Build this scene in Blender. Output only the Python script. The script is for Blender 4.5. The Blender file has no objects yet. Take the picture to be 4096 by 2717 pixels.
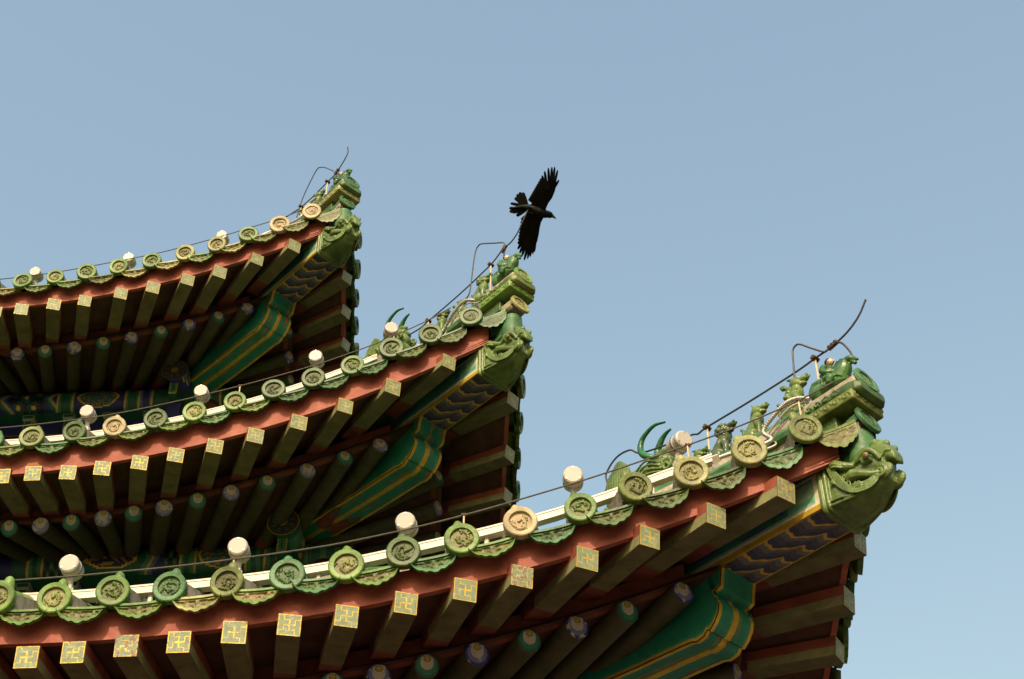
import bpy, math, random
import numpy as np
from mathutils import Vector, Matrix

random.seed(7); rng = np.random.default_rng(7)
SC = bpy.context.scene
COL = SC.collection
rad = math.radians
R2 = 2 ** -.5

# ------------------------------------------------------------------ camera, sky, sun, exposure
EYE = 1.6                                   # eye height above the paving
cam_d = bpy.data.cameras.new("camera")
cam_d.sensor_width = 36.0
cam_d.lens = 57.33
cam_d.clip_start = .05; cam_d.clip_end = 4000
cam = bpy.data.objects.new("camera", cam_d); COL.objects.link(cam)
cam.location = (0, 0, EYE)
cam.rotation_euler = (rad(90 + 43.813), 0, 0)
SC.camera = cam

YAW = rad(-3.137)                           # the building's front is turned a little from the camera's axis
BETA, ELEV = rad(6), rad(36.5)               # sun: left of the front's normal, height
s_loc = Vector((-math.sin(BETA) * math.cos(ELEV), -math.cos(BETA) * math.cos(ELEV), math.sin(ELEV)))
s_dir = Matrix.Rotation(YAW, 3, 'Z') @ s_loc
world = bpy.data.worlds.new("World"); SC.world = world; world.use_nodes = True
wn = world.node_tree; wn.nodes.clear()
sky = wn.nodes.new('ShaderNodeTexSky'); sky.sky_type = 'NISHITA'; sky.sun_disc = False
sky.sun_elevation = ELEV; sky.sun_rotation = math.atan2(s_dir.x, s_dir.y)
sky.air_density = 2.5; sky.dust_density = 5.5; sky.ozone_density = 1.6; sky.altitude = 50
bg = wn.nodes.new('ShaderNodeBackground'); bg.inputs['Strength'].default_value = .15
wo = wn.nodes.new('ShaderNodeOutputWorld')
wn.links.new(sky.outputs[0], bg.inputs[0]); wn.links.new(bg.outputs[0], wo.inputs[0])
sun_d = bpy.data.lights.new("sun", 'SUN'); sun_d.energy = 2.6; sun_d.angle = rad(.5); sun_d.color = (1, .83, .61)
sun = bpy.data.objects.new("sun", sun_d); COL.objects.link(sun)
sun.rotation_euler = s_dir.to_track_quat('Z', 'Y').to_euler(); sun.location = (-6, -6, 20)
SC.view_settings.view_transform = 'Standard'; SC.view_settings.look = 'None'
SC.view_settings.exposure = .58; SC.view_settings.gamma = 1

# ------------------------------------------------------------------ the building's frame
RZ = np.array([[math.cos(YAW), -math.sin(YAW), 0], [math.sin(YAW), math.cos(YAW), 0], [0, 0, 1]])
CORNER = {1: np.array([1.5733, 6.0289, 4.3458 + EYE]), 2: np.array([-.1257, 8.2484, 7.1521 + EYE]),
          3: np.array([-1.5381, 9.4196, 9.8426 + EYE])}          # lowest, middle, top eave
O = .2372                                                         # how far the corners flare outward
RISE = {1: .7413, 2: .8619, 3: .5533}                             # how far they turn up
LEN = {1: 3.7956, 2: 3.6137, 3: 3.1313}                           # half a side
def W(k, P):
    return np.asarray(P, float) @ RZ.T + CORNER[k]
def P_(k, side, t, u, v, g=0.):
    w = max(0, 1 - t / LEN[k]); o = O * w * w; z = RISE[k] * w * w * max(0, 1 - g * u) + v
    return np.array((-t, u - o, z)) if side == 0 else np.array((o - u - (.035 if k == 1 else 0), t, z))
def WP(k, side, t, u, v, g=0.): return W(k, P_(k, side, t, u, v, g))
def frame(k, side, pos, roll=0., tilt=0., yaw=0.):                # x along the eave, y inward, z up
    e = np.array((1., 0, 0)) if side == 0 else np.array((0, 1., 0))
    y = np.array((0, 1., 0)) if side == 0 else np.array((-1., 0, 0))
    m = np.eye(3); m[:, 0] = RZ @ e; m[:, 1] = RZ @ y
    M = Matrix(m.tolist()) @ Matrix.Rotation(yaw, 3, 'Z') @ Matrix.Rotation(roll, 3, 'Y') @ Matrix.Rotation(tilt, 3, 'X')
    M = M.to_4x4(); M.translation = Vector(W(k, pos)); return M
def corner_frame(k, dd=0., dz=0.):                                # x outward along the diagonal, y across it, z up
    m = np.eye(3); m[:, 0] = RZ @ np.array((R2, -R2, 0)); m[:, 1] = RZ @ np.array((R2, R2, 0))
    M = Matrix(m.tolist()).to_4x4()
    M.translation = Vector(W(k, np.array((-dd * R2, dd * R2, dz)))); return M
def CF(k, d, l, z):                                               # inward along the diagonal, across, up -> world
    return W(k, np.array((-d * R2 + l * R2, d * R2 + l * R2, z)))

# ------------------------------------------------------------------ mesh builder
class MB:
    def __init__(s): s.V = []; s.F = []; s.C = []; s.M = []; s.n = 0
    def add(s, V, F, col=(0, 0, 0, 0), mat=0):
        V = np.asarray(V, float).reshape(-1, 3); s.V.append(V)
        for i, f in enumerate(F):
            s.F.append(tuple(int(a) + s.n for a in f))
            s.C.append(col[i] if isinstance(col, list) else col)
            s.M.append(mat[i] if isinstance(mat, list) else mat)
        s.n += len(V); return s
    def grid(s, P, col=(0, 0, 0, 0), mat=0, cu=False, cv=False, flip=False):
        P = np.asarray(P, float); nu, nv = P.shape[:2]; F = []; C = []
        for i in range(nu if cu else nu - 1):
            for j in range(nv if cv else nv - 1):
                a, b, c, d = i * nv + j, ((i + 1) % nu) * nv + j, ((i + 1) % nu) * nv + (j + 1) % nv, i * nv + (j + 1) % nv
                F.append((a, d, c, b) if flip else (a, b, c, d))
                C.append(col(i, j) if callable(col) else col)
        return s.add(P.reshape(-1, 3), F, C, mat)
    def box(s, c, h, R=None, col=(0, 0, 0, 0), mat=0, bev=0.):
        h = np.asarray(h, float); b = min(bev, min(h) * .45)
        if b <= 0:
            V = np.array([(x, y, z) for x in (-1, 1) for y in (-1, 1) for z in (-1, 1)]) * h
            F = [(0, 1, 3, 2), (4, 6, 7, 5), (0, 4, 5, 1), (2, 3, 7, 6), (0, 2, 6, 4), (1, 5, 7, 3)]
        else:
            V = []
            for x in (-1, 1):
                for y in (-1, 1):
                    for z in (-1, 1):
                        for a in range(3):
                            q = np.array((x, y, z), float) * (h - b); q[a] += (x, y, z)[a] * b; V.append(q)
            V = np.array(V); I = lambda x, y, z, a: ((x * 2 + y) * 2 + z) * 3 + a; F = []
            for a in range(3):
                for sg in (0, 1):
                    r = []
                    for p, q in ((0, 0), (1, 0), (1, 1), (0, 1)):
                        t = [0, 0, 0]; t[a] = sg; t[(a + 1) % 3] = p; t[(a + 2) % 3] = q; r.append(I(*t, a))
                    F.append(tuple(r if sg else r[::-1]))
            for a in range(3):
                b1, b2 = (a + 1) % 3, (a + 2) % 3
                for p in (0, 1):
                    for q in (0, 1):
                        t0 = [0, 0, 0]; t0[b1] = p; t0[b2] = q; t1 = list(t0); t1[a] = 1
                        f = (I(*t0, b1), I(*t1, b1), I(*t1, b2), I(*t0, b2)); F.append(f if (p + q) % 2 else f[::-1])
            for x in (0, 1):
                for y in (0, 1):
                    for z in (0, 1):
                        f = (I(x, y, z, 0), I(x, y, z, 1), I(x, y, z, 2)); F.append(f if (x + y + z) % 2 else f[::-1])
        if R is not None: V = V @ np.asarray(R).T
        return s.add(V + np.asarray(c), F, col, mat)
    def tube(s, path, r, n=10, col=(0, 0, 0, 0), mat=0, cap=True, flat=1.):
        P = np.asarray(path, float); m = len(P); r = np.broadcast_to(np.asarray(r, float), (m,))
        T = np.gradient(P, axis=0); T /= np.linalg.norm(T, axis=1)[:, None] + 1e-12
        up = np.array((0, 0, 1.)) if abs(T[0, 2]) < .9 else np.array((1., 0, 0))
        N = np.cross(T[0], up); N /= np.linalg.norm(N); G = []
        for i in range(m):
            N = N - T[i] * (N @ T[i]); N /= np.linalg.norm(N) + 1e-12; B = np.cross(T[i], N)
            a = np.arange(n) * 2 * math.pi / n
            G.append(P[i] + r[i] * (np.cos(a)[:, None] * N + flat * np.sin(a)[:, None] * B))
        b = s.n; s.grid(np.array(G), col, mat, cv=True, flip=True)
        if cap:
            s.F += [tuple(range(b, b + n)), tuple(range(b + (m - 1) * n, b + m * n))[::-1]]
            s.C += [col if not callable(col) else (0, 0, 0, 0)] * 2; s.M += [mat, mat]
        return s
    def ell(s, c, r, R=None, n=14, col=(0, 0, 0, 0), mat=0):
        th = np.linspace(1e-3, math.pi - 1e-3, n // 2 + 2); ph = np.arange(n) * 2 * math.pi / n
        G = np.stack([np.sin(th)[:, None] * np.cos(ph), np.sin(th)[:, None] * np.sin(ph), np.cos(th)[:, None] + 0 * ph], -1) * np.broadcast_to(r, (3,))
        if R is not None: G = G @ np.asarray(R).T
        return s.grid(G + np.asarray(c), col, mat, cv=True)
    def lathe(s, prof, c=(0, 0, 0), axis='z', n=24, col=(0, 0, 0, 0), mat=0):
        a = np.arange(n) * 2 * math.pi / n; prof = np.asarray(prof, float)
        x = prof[:, 0][:, None] * np.cos(a); y = prof[:, 0][:, None] * np.sin(a); z = prof[:, 1][:, None] + 0 * a
        G = np.stack({'z': (x, y, z), 'y': (x, z, y), 'x': (z, x, y)}[axis], -1) + np.asarray(c)
        return s.grid(G, col, mat, cv=True, flip=(axis == 'y'))
    def prism(s, poly, y0, y1, col=(0, 0, 0, 0), mat=0):          # outline in x,z, extruded along y
        n = len(poly); V = [(p[0], y0, p[1]) for p in poly] + [(p[0], y1, p[1]) for p in poly]
        F = [tuple(range(n)), tuple(range(2 * n - 1, n - 1, -1))] + [(i, i + n, (i + 1) % n + n, (i + 1) % n) for i in range(n)]
        return s.add(V, F, col, mat)
    def mesh(s, name, mats, angle=35):
        me = bpy.data.meshes.new(name); V = np.concatenate(s.V)
        me.from_pydata(V.tolist(), [], s.F)
        for m in mats: me.materials.append(m)
        me.polygons.foreach_set('material_index', s.M)
        at = me.attributes.new('Col', 'FLOAT_COLOR', 'CORNER')
        ls = np.array([len(f) for f in s.F]); c = np.array([(tuple(x) + (0,))[:4] for x in s.C], np.float32)
        at.data.foreach_set('color', np.repeat(c, ls, 0).ravel())
        me.polygons.foreach_set('use_smooth', [True] * len(s.F))
        me.validate(); me.update()
        me.set_sharp_from_angle(angle=rad(angle))
        return me
def link(name, me, parent=None, M=None):
    o = bpy.data.objects.new(name, me); COL.objects.link(o)
    if M is not None: o.matrix_basis = M
    if parent is not None:
        o.parent = parent
        if parent is PAV: o.matrix_parent_inverse = PAV_INV
    return o
def tag(o, label, cat, group=None, kind=None):
    o['label'] = label; o['category'] = cat
    if group: o['group'] = group
    if kind: o['kind'] = kind
    return o
def root(name, label, cat, M=None, group=None):
    o = bpy.data.objects.new(name, None); COL.objects.link(o); o.empty_display_size = .1
    if M is not None: o.matrix_basis = M
    return tag(o, label, cat, group)
def sculpt(mb, name, mat, voxel=.005, smooth=3):                  # merge primitives into one modelled surface
    me = mb.mesh(name, [mat]); o = bpy.data.objects.new(name, me); COL.objects.link(o)
    a = o.modifiers.new('r', 'REMESH'); a.mode = 'VOXEL'; a.voxel_size = voxel; a.use_smooth_shade = True
    b = o.modifiers.new('s', 'SMOOTH'); b.factor = .5; b.iterations = smooth
    dg = bpy.context.evaluated_depsgraph_get(); dg.update()
    m2 = bpy.data.meshes.new_from_object(o.evaluated_get(dg)); m2.name = name
    bpy.data.objects.remove(o); bpy.data.meshes.remove(me)
    m2.materials.clear(); m2.materials.append(mat)
    m2.polygons.foreach_set('use_smooth', [True] * len(m2.polygons)); return m2
def smooth_path(pts, n=8):
    P = np.asarray(pts, float); P = np.vstack([2 * P[0] - P[1], P, 2 * P[-1] - P[-2]]); out = []
    for i in range(1, len(P) - 2):
        for t in np.arange(n) / n:
            a, b, c, d = P[i - 1:i + 3]
            out.append(.5 * ((2 * b) + (c - a) * t + (2 * a - 5 * b + 4 * c - d) * t * t + (3 * b - a - 3 * c + d) * t ** 3))
    out.append(P[-2]); return np.array(out)

# ------------------------------------------------------------------ materials
def mat_base(name):
    m = bpy.data.materials.new(name); m.use_nodes = True; nt = m.node_tree
    return m, nt, nt.nodes['Principled BSDF']
def N(nt, t, **kw):
    n = nt.nodes.new(t)
    for a, b in kw.items(): setattr(n, a, b)
    return n
def noise(nt, scale, detail=5, rough=.6, coord='Object', dist=0.):
    tc = N(nt, 'ShaderNodeTexCoord'); oi = N(nt, 'ShaderNodeObjectInfo'); ad = N(nt, 'ShaderNodeVectorMath', operation='MULTIPLY_ADD')
    cb = N(nt, 'ShaderNodeCombineXYZ')
    for i in range(3): nt.links.new(oi.outputs['Random'], cb.inputs[i])
    ad.inputs[1].default_value = (37, 23, 51)
    nt.links.new(cb.outputs[0], ad.inputs[0]); nt.links.new(tc.outputs[coord], ad.inputs[2])
    n = N(nt, 'ShaderNodeTexNoise'); n.inputs['Scale'].default_value = scale; n.inputs['Detail'].default_value = detail
    n.inputs['Roughness'].default_value = rough; n.inputs['Distortion'].default_value = dist
    nt.links.new(ad.outputs[0], n.inputs['Vector']); return n
def ramp(nt, src, stops):
    r = N(nt, 'ShaderNodeValToRGB'); e = r.color_ramp.elements
    while len(e) < len(stops): e.new(.5)
    for a, (p, c) in zip(e, stops): a.position = p; a.color = c if len(c) == 4 else (*c, 1)
    nt.links.new(src, r.inputs[0]); return r
def mix(nt, fac, a, b, mode='MIX'):
    m = N(nt, 'ShaderNodeMix', data_type='RGBA', blend_type=mode)
    for s, v in ((m.inputs[0], fac), (m.inputs[6], a), (m.inputs[7], b)):
        if isinstance(v, (int, float)): s.default_value = v
        elif isinstance(v, (tuple, list)): s.default_value = (*v[:3], 1)
        else: nt.links.new(v, s)
    return m.outputs[2]
def bump(nt, bsdf, h, strength, dist=.01):
    b = N(nt, 'ShaderNodeBump'); b.inputs['Strength'].default_value = strength; b.inputs['Distance'].default_value = dist
    nt.links.new(h, b.inputs['Height']); nt.links.new(b.outputs[0], bsdf.inputs['Normal'])
GREY = lambda v: (v, v, v)
def glaze(name, rim, inner, rough=.44, wear=.62, clay=(.46, .31, .18)):
    m, nt, b = mat_base(name)
    at = N(nt, 'ShaderNodeAttribute', attribute_name='Col'); sp = N(nt, 'ShaderNodeSeparateColor'); nt.links.new(at.outputs['Color'], sp.inputs[0])
    n1 = noise(nt, 9, 4); v = ramp(nt, n1.outputs['Fac'], [(.3, [c * .72 for c in rim]), (.5, rim), (.7, [min(1, c * 1.25 + .02) for c in rim])])
    n2 = noise(nt, 26, 6, .7); w = ramp(nt, n2.outputs['Fac'], [(wear, GREY(0)), (wear + .05, GREY(1))])
    n3 = noise(nt, 40, 5, .7); ii = ramp(nt, n3.outputs['Fac'], [(.32, [c * .5 for c in inner]), (.55, inner), (.72, [min(1, c * 1.35) for c in inner])])
    c = mix(nt, sp.outputs['Red'], v.outputs[0], ii.outputs[0])
    c = mix(nt, w.outputs[0], c, clay)
    n4 = noise(nt, 5, 6, .75, dist=.6); d = ramp(nt, n4.outputs['Fac'], [(.36, GREY(.5)), (.58, GREY(1))])
    c = mix(nt, 1., c, d.outputs[0], 'MULTIPLY')
    nt.links.new(c, b.inputs['Base Color'])
    rr = mix(nt, w.outputs[0], GREY(rough), GREY(.8)); rr = mix(nt, sp.outputs['Red'], rr, GREY(.55))
    nt.links.new(rr, b.inputs['Roughness'])
    b.inputs['Specular IOR Level'].default_value = .32
    n5 = noise(nt, 60, 4, .6); n6 = noise(nt, 14, 3, .5); ad = N(nt, 'ShaderNodeMath', operation='ADD'); nt.links.new(n5.outputs['Fac'], ad.inputs[0]); nt.links.new(n6.outputs['Fac'], ad.inputs[1])
    bump(nt, b, ad.outputs[0], .35, .006); return m
def paint(name, rough=.6, dirt=.45, chips=0., bumpy=.3, scale=14, gold_rough=.34):
    m, nt, b = mat_base(name)
    at = N(nt, 'ShaderNodeAttribute', attribute_name='Col')
    n1 = noise(nt, scale, 6, .7, dist=.4); d = ramp(nt, n1.outputs['Fac'], [(.3, GREY(1 - dirt)), (.62, GREY(1.0))])
    c = mix(nt, 1., at.outputs['Color'], d.outputs[0], 'MULTIPLY')
    if chips:
        n2 = noise(nt, scale * 2.2, 7, .75); w = ramp(nt, n2.outputs['Fac'], [(chips, GREY(0)), (chips + .03, GREY(1))])
        c = mix(nt, w.outputs[0], c, (.33, .24, .15))
    nt.links.new(c, b.inputs['Base Color'])
    nt.links.new(at.outputs['Alpha'], b.inputs['Metallic'])
    rr = mix(nt, at.outputs['Alpha'], GREY(rough), GREY(gold_rough)); nt.links.new(rr, b.inputs['Roughness'])
    n3 = noise(nt, scale * 4, 5, .65); bump(nt, b, n3.outputs['Fac'], bumpy, .004); return m
def plain(name, c, rough=.5, metal=0., var=.25, scale=12, bs=.2, c2=None, stretch=None):
    m, nt, b = mat_base(name)
    n1 = noise(nt, scale, 6, .65, dist=.3)
    if stretch:
        mp = N(nt, 'ShaderNodeMapping'); mp.inputs['Scale'].default_value = stretch
        src = n1.inputs['Vector'].links[0].from_socket; nt.links.new(src, mp.inputs[0]); nt.links.new(mp.outputs[0], n1.inputs['Vector'])
    r = ramp(nt, n1.outputs['Fac'], [(.3, [x * (1 - var) for x in c]), (.55, c), (.75, c2 or [min(1, x * (1 + var * .5)) for x in c])])
    nt.links.new(r.outputs[0], b.inputs['Base Color'])
    b.inputs['Roughness'].default_value = rough; b.inputs['Metallic'].default_value = metal
    if bs: bump(nt, b, noise(nt, scale * 5, 5).outputs['Fac'], bs, .004)
    return m
G = {'leaf': glaze('leaf_green_glaze', (.105, .200, .038), (.17, .135, .062), wear=.66),
     'jade': glaze('jade_green_glaze', (.062, .165, .055), (.105, .13, .05), wear=.66),
     'olive': glaze('olive_green_glaze', (.140, .175, .038), (.145, .125, .05), wear=.66),
     'moss': glaze('moss_green_glaze', (.070, .125, .032), (.12, .12, .045), wear=.66),
     'lime': glaze('lime_green_glaze', (.145, .250, .042), (.34, .22, .125), wear=.63),
     'cream': glaze('cream_worn_glaze', (.47, .385, .22), (.40, .28, .155), rough=.5, wear=.60, clay=(.30, .33, .13)),
     'ivory': glaze('ivory_rim_glaze', (.29, .29, .10), (.19, .16, .07), rough=.42, wear=.62, clay=(.42, .36, .2))}
MORTAR = plain('lime_mortar', (.34, .29, .22), .9, var=.5, scale=18, bs=.7, c2=(.46, .39, .29))
def red_board():
    m, nt, b = mat_base('red_board_paint')
    n1 = noise(nt, 6, 6, .7, dist=.5); r = ramp(nt, n1.outputs['Fac'], [(.28, (.17, .036, .020)), (.5, (.28, .062, .034)), (.72, (.38, .125, .072))])
    tc = N(nt, 'ShaderNodeTexCoord'); mp = N(nt, 'ShaderNodeMapping'); mp.inputs['Scale'].default_value = (1, 1, 3.2); nt.links.new(tc.outputs['Object'], mp.inputs[0])
    vo = N(nt, 'ShaderNodeTexVoronoi', feature='DISTANCE_TO_EDGE'); vo.inputs['Scale'].default_value = 11; nt.links.new(mp.outputs[0], vo.inputs['Vector'])
    ck = ramp(nt, vo.outputs['Distance'], [(.0, GREY(1)), (.022, GREY(0))]); nm = noise(nt, 3, 4, .6); msk = ramp(nt, nm.outputs['Fac'], [(.46, GREY(0)), (.6, GREY(1))])
    cm = mix(nt, 1., ck.outputs[0], msk.outputs[0], 'MULTIPLY'); c = mix(nt, cm, r.outputs[0], (.055, .018, .012))
    n2 = noise(nt, 34, 6, .75); w = ramp(nt, n2.outputs['Fac'], [(.66, GREY(0)), (.70, GREY(1))]); c = mix(nt, w.outputs[0], c, (.17, .07, .045))
    nt.links.new(c, b.inputs['Base Color']); b.inputs['Roughness'].default_value = .68
    bump(nt, b, cm, -.5, .006); return m
RED = red_board()
RSIDE = plain('rafter_side_red_paint', (.26, .060, .030), .68, var=.4, scale=10, bs=.4)
RED2 = plain('dull_red_paint', (.16, .034, .018), .7, var=.5, scale=8, bs=.5)
BOARD = plain('red_brown_boards', (.085, .030, .016), .75, var=.5, scale=7, bs=.5)
SAGE = plain('green_rafter_paint', (.128, .108, .042), .65, var=.45, scale=9, bs=.4, c2=(.15, .13, .06))
SAGE2 = plain('olive_side_paint', (.23, .225, .10), .6, var=.35, scale=12, bs=.4)
RGREEN = plain('dark_green_rafter_paint', (.062, .056, .022), .6, var=.45, scale=9, bs=.4, c2=(.075, .06, .028))
PAINT = paint('painted_timber', .5, .35, .70)
PAINT_END = paint('painted_rafter_end', .55, .28, .66, .5, 22)
WHITE = plain('white_lamp_enamel', (.43, .385, .33), .45, var=.08, scale=20, bs=.05)
RAILM = plain('white_trunking', (.56, .50, .42), .5, var=.12, scale=18, bs=.08)
DARKP = plain('dark_slot', (.05, .045, .04), .6)
STEEL = plain('screw_steel', (.6, .55, .45), .3, metal=1.)
WIRE = plain('grey_wire', (.085, .072, .055), .55, metal=.3, var=.3, scale=30)
WIRE2 = plain('dark_wire', (.05, .042, .05), .6, metal=.2, var=.3, scale=30)
ROD = plain('cream_rod_paint', (.55, .45, .25), .6, var=.2, scale=40)
RUST = plain('rusty_iron', (.085, .042, .026), .85, var=.6, scale=60, bs=.8)
FLEX = plain('galvanised_conduit', (.42, .39, .34), .42, metal=.6, var=.2, scale=50)
CROWM = plain('black_plumage', (.0045, .0035, .0033), .55, var=.5, scale=30, bs=.3, c2=(.014, .008, .006))
CROWM.node_tree.nodes['Principled BSDF'].inputs['Specular IOR Level'].default_value = .12
BEAKM = plain('grey_beak', (.05, .05, .04), .4)
SKIN = plain('pale_glazed_face', (.62, .42, .27), .35, var=.15, scale=40, bs=0)
HAIR = plain('dark_glazed_hair', (.02, .02, .018), .35, var=.2)
FIGG = glaze('statue_emerald_glaze', (.060, .145, .040), (.1, .2, .06), rough=.26, wear=.74)
FIGO = glaze('statue_olive_glaze', (.13, .19, .045), (.2, .2, .07), rough=.25, wear=.66)
HEADG = glaze('dragon_head_glaze', (.125, .185, .045), (.42, .38, .2), rough=.3, wear=.64, clay=(.40, .34, .2))
HORN = glaze('horn_green_glaze', (.025, .13, .04), (.1, .2, .06), rough=.2, wear=.8)
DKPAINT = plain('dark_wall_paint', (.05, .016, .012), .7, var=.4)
PAVE = plain('warm_grey_paving', (.115, .096, .072), .85, var=.3, scale=.8, bs=.3)

# ------------------------------------------------------------------ ground and the pavilion's root
g = MB(); g.grid(np.array([[(x, y, 0) for y in np.linspace(-1500, 1500, 13)] for x in np.linspace(-1500, 1500, 13)]), flip=False)
gr = link('ground', g.mesh('ground', [PAVE])); gr['kind'] = 'structure'; gr['label'] = 'grey stone paving around the pavilion'
PC = W(1, np.array((-LEN[1], LEN[1], 0))); PC[2] = 0
PAV = root('pavilion', 'green glazed tile pavilion with three upturned eaves, red fascia and painted beams', 'pavilion', Matrix.Translation(Vector(PC)))
PAV_INV = Matrix.Translation(Vector(PC)).inverted()
def part(name, mb, mats, parent=None, M=None, angle=35): return link(name, mb.mesh(name, mats, angle), parent or PAV, M)

sa = math.atan2(s_dir.y, s_dir.x); rows = []  # added out-of-view ring that cuts low sky light, dipped towards the sun
for i, rr in enumerate((55, 75, 100, 140, 200)):
    row = []
    for a in np.linspace(0, 2 * math.pi, 121)[:-1]:
        dg_ = abs((a - sa + math.pi) % (2 * math.pi) - math.pi); gap = .25 + .75 * min(1, max(0, (dg_ - .45) / .5))
        h = (0, .30, .47, .42, .15)[i] * 100 * gap * (1 + .12 * math.sin(5 * a) + .07 * math.sin(13 * a + i))
        row.append((rr * math.cos(a), rr * math.sin(a), h - .05))
    rows.append(row)
g = MB(); g.grid(np.array(rows), cv=True); hl = link('sky_blocker_ring', g.mesh('sky_blocker_ring', [plain('dark_sky_blocker', (.028, .036, .018), .95, var=.5, scale=.25, bs=0)], 80)); hl['kind'] = 'structure'; hl['label'] = 'added dark ring around the court, out of view, blocking low sky light'
# ------------------------------------------------------------------ tiles
SP = .27
DT = {1: [3.687, 3.418, 3.155, 2.889, 2.61, 2.338, 2.075, 1.804, 1.532, 1.252, .99, .729, .45, .179],
      2: [3.131, 2.844, 2.568, 2.293, 2.031, 1.758, 1.499, 1.229, .964, .697, .427, .148],
      3: [2.587, 2.312, 2.044, 1.775, 1.497, 1.216, .947, .681, .418, .147]}
DV = {1: [-.008, .012, .006, -.003, -.007, -.009, -.001, -.004, .012, -.002, .016, -.005, .001, -.008],
      2: [-.002, .008, -.008, -.004, -.01, -.004, .009, -.003, 0, .016, .003, -.002],
      3: [.003, .007, .008, .006, -.003, -.005, -.014, -.002, -.007, .003]}
for k in (1, 2, 3):
    while DT[k][0] < LEN[k] + 1.3: DT[k].insert(0, DT[k][0] + SP); DV[k].insert(0, rng.normal() * .005)
DR = .0785
def relief_h(seed):                                              # coiled dragon in low relief, height field on the disc
    r = np.random.default_rng(seed); paths = []
    a = np.linspace(0, 5.0 + r.random(), 70); s = 1 if seed % 2 else -1
    ph = r.random() * 6; rr = .040 - .0050 * a + .0035 * np.sin(a * 2.6 + ph)
    paths.append((np.stack([rr * np.cos(s * a + ph), rr * np.sin(s * a + ph)], 1), .0072, .0108))
    hd = paths[0][0][-1]; paths.append((np.array([hd, hd + r.normal(size=2) * .004]), .0085, .011))
    for i in range(20):                                          # legs, claws, whiskers, flames
        b = paths[0][0][r.integers(2, 68)] if i < 18 else r.normal(size=2) * .022
        q = r.random() * 6.3; c = r.normal() * 3; ln = .007 + .011 * r.random()
        t = np.linspace(0, 1, 10)
        p = b + np.stack([np.cos(q + c * t), np.sin(q + c * t)], 1) * (t * ln)[:, None]
        paths.append((p, .0026 + .0012 * r.random(), .007 + .003 * r.random()))
    def f(x, y):
        h = np.zeros_like(x)
        for p, wd, ht in paths:
            d = np.full(x.shape, 9.); ix = np.zeros(x.shape)
            for i in range(len(p)):
                e = np.hypot(x - p[i, 0], y - p[i, 1]); m = e < d; d = np.where(m, e, d); ix = np.where(m, i, ix)
            hh = ht * np.sqrt(np.clip(1 - (d / wd) ** 2, 0, 1))
            if len(p) > 30: hh = hh * (.72 + .28 * np.sign(np.sin(ix * 1.9)) * np.clip(d / wd * 1.6, 0, 1) + .1)
            h = np.maximum(h, hh)
        return h
    return f
def make_relief(seed, mat):
    f = relief_h(seed); n = 62; q = np.linspace(-.053, .053, n); X, Z = np.meshgrid(q, q, indexing='ij'); rr = np.hypot(X, Z)
    H = np.minimum(f(X, Z), .0112) + .0006 * np.random.default_rng(seed).normal(size=X.shape)
    sc = np.where(rr > .0525, .0525 / np.maximum(rr, 1e-6), 1); keep = rr < .0555
    V = np.stack([X * sc, .0135 - H * .85, Z * sc], -1).reshape(-1, 3); F = []; Cc_ = []
    for i in range(n - 1):
        for j in range(n - 1):
            if keep[i, j] and keep[i + 1, j] and keep[i, j + 1] and keep[i + 1, j + 1]:
                F.append((i * n + j, (i + 1) * n + j, (i + 1) * n + j + 1, i * n + j + 1)); Cc_.append((.6 if H[i, j] < .003 else .35, 0, 0, 0))
    mb = MB(); mb.add(V, F, Cc_); return mb.mesh('dragon_medallion', [mat], 75)
def tile_mesh(mat, skirt=True, steep=.0):
    mb = MB(); n = 40
    prof = [(.0510, .0135), (.0518, .004), (.0535, .0005), (.0715, -.001), (.0765, .002), (DR, .007), (DR, .036), (.073, .041), (.066, .041)]
    mb.lathe(prof, axis='y', n=n)
    a = np.linspace(-.25, math.pi + .25, 15); ys = np.linspace(.038, .60, 6)
    sh = lambda y: max(0, y - .04) * steep                        # the row climbs the roof behind its upright end disc
    mb.grid(np.array([[(.065 * math.cos(q), y, .065 * math.sin(q) + sh(y)) for q in a] for y in ys]), mat=0, flip=True)
    for sx in (-1, 1) if skirt else ():                          # mortar packed along the foot of the tile
        mb.grid(np.array([[(sx * .0662, y, .030 + sh(y)), (sx * .070, y, -.01 + sh(y)), (sx * .080, y, -.055 + sh(y))] for y in np.linspace(.042, .6, 5)]), mat=1, flip=sx < 0)
    if skirt: mb.add([(.0, .045, .03), (-.066, .045, .022), (-.078, .045, -.04), (.078, .045, -.04), (.066, .045, .022)], [(0, 1, 2), (0, 2, 3), (0, 3, 4)], mat=1)
    return mb.mesh('round_tile', [mat, MORTAR])
def cap_mesh(mat):
    mb = MB(); mb.lathe([(.025, .04), (.027, .075), (.026, .100), (.020, .120), (.010, .131), (.0005, .134)], c=(.004, .10, .012), n=16)
    return mb.mesh('nail_cap', [mat])
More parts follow.
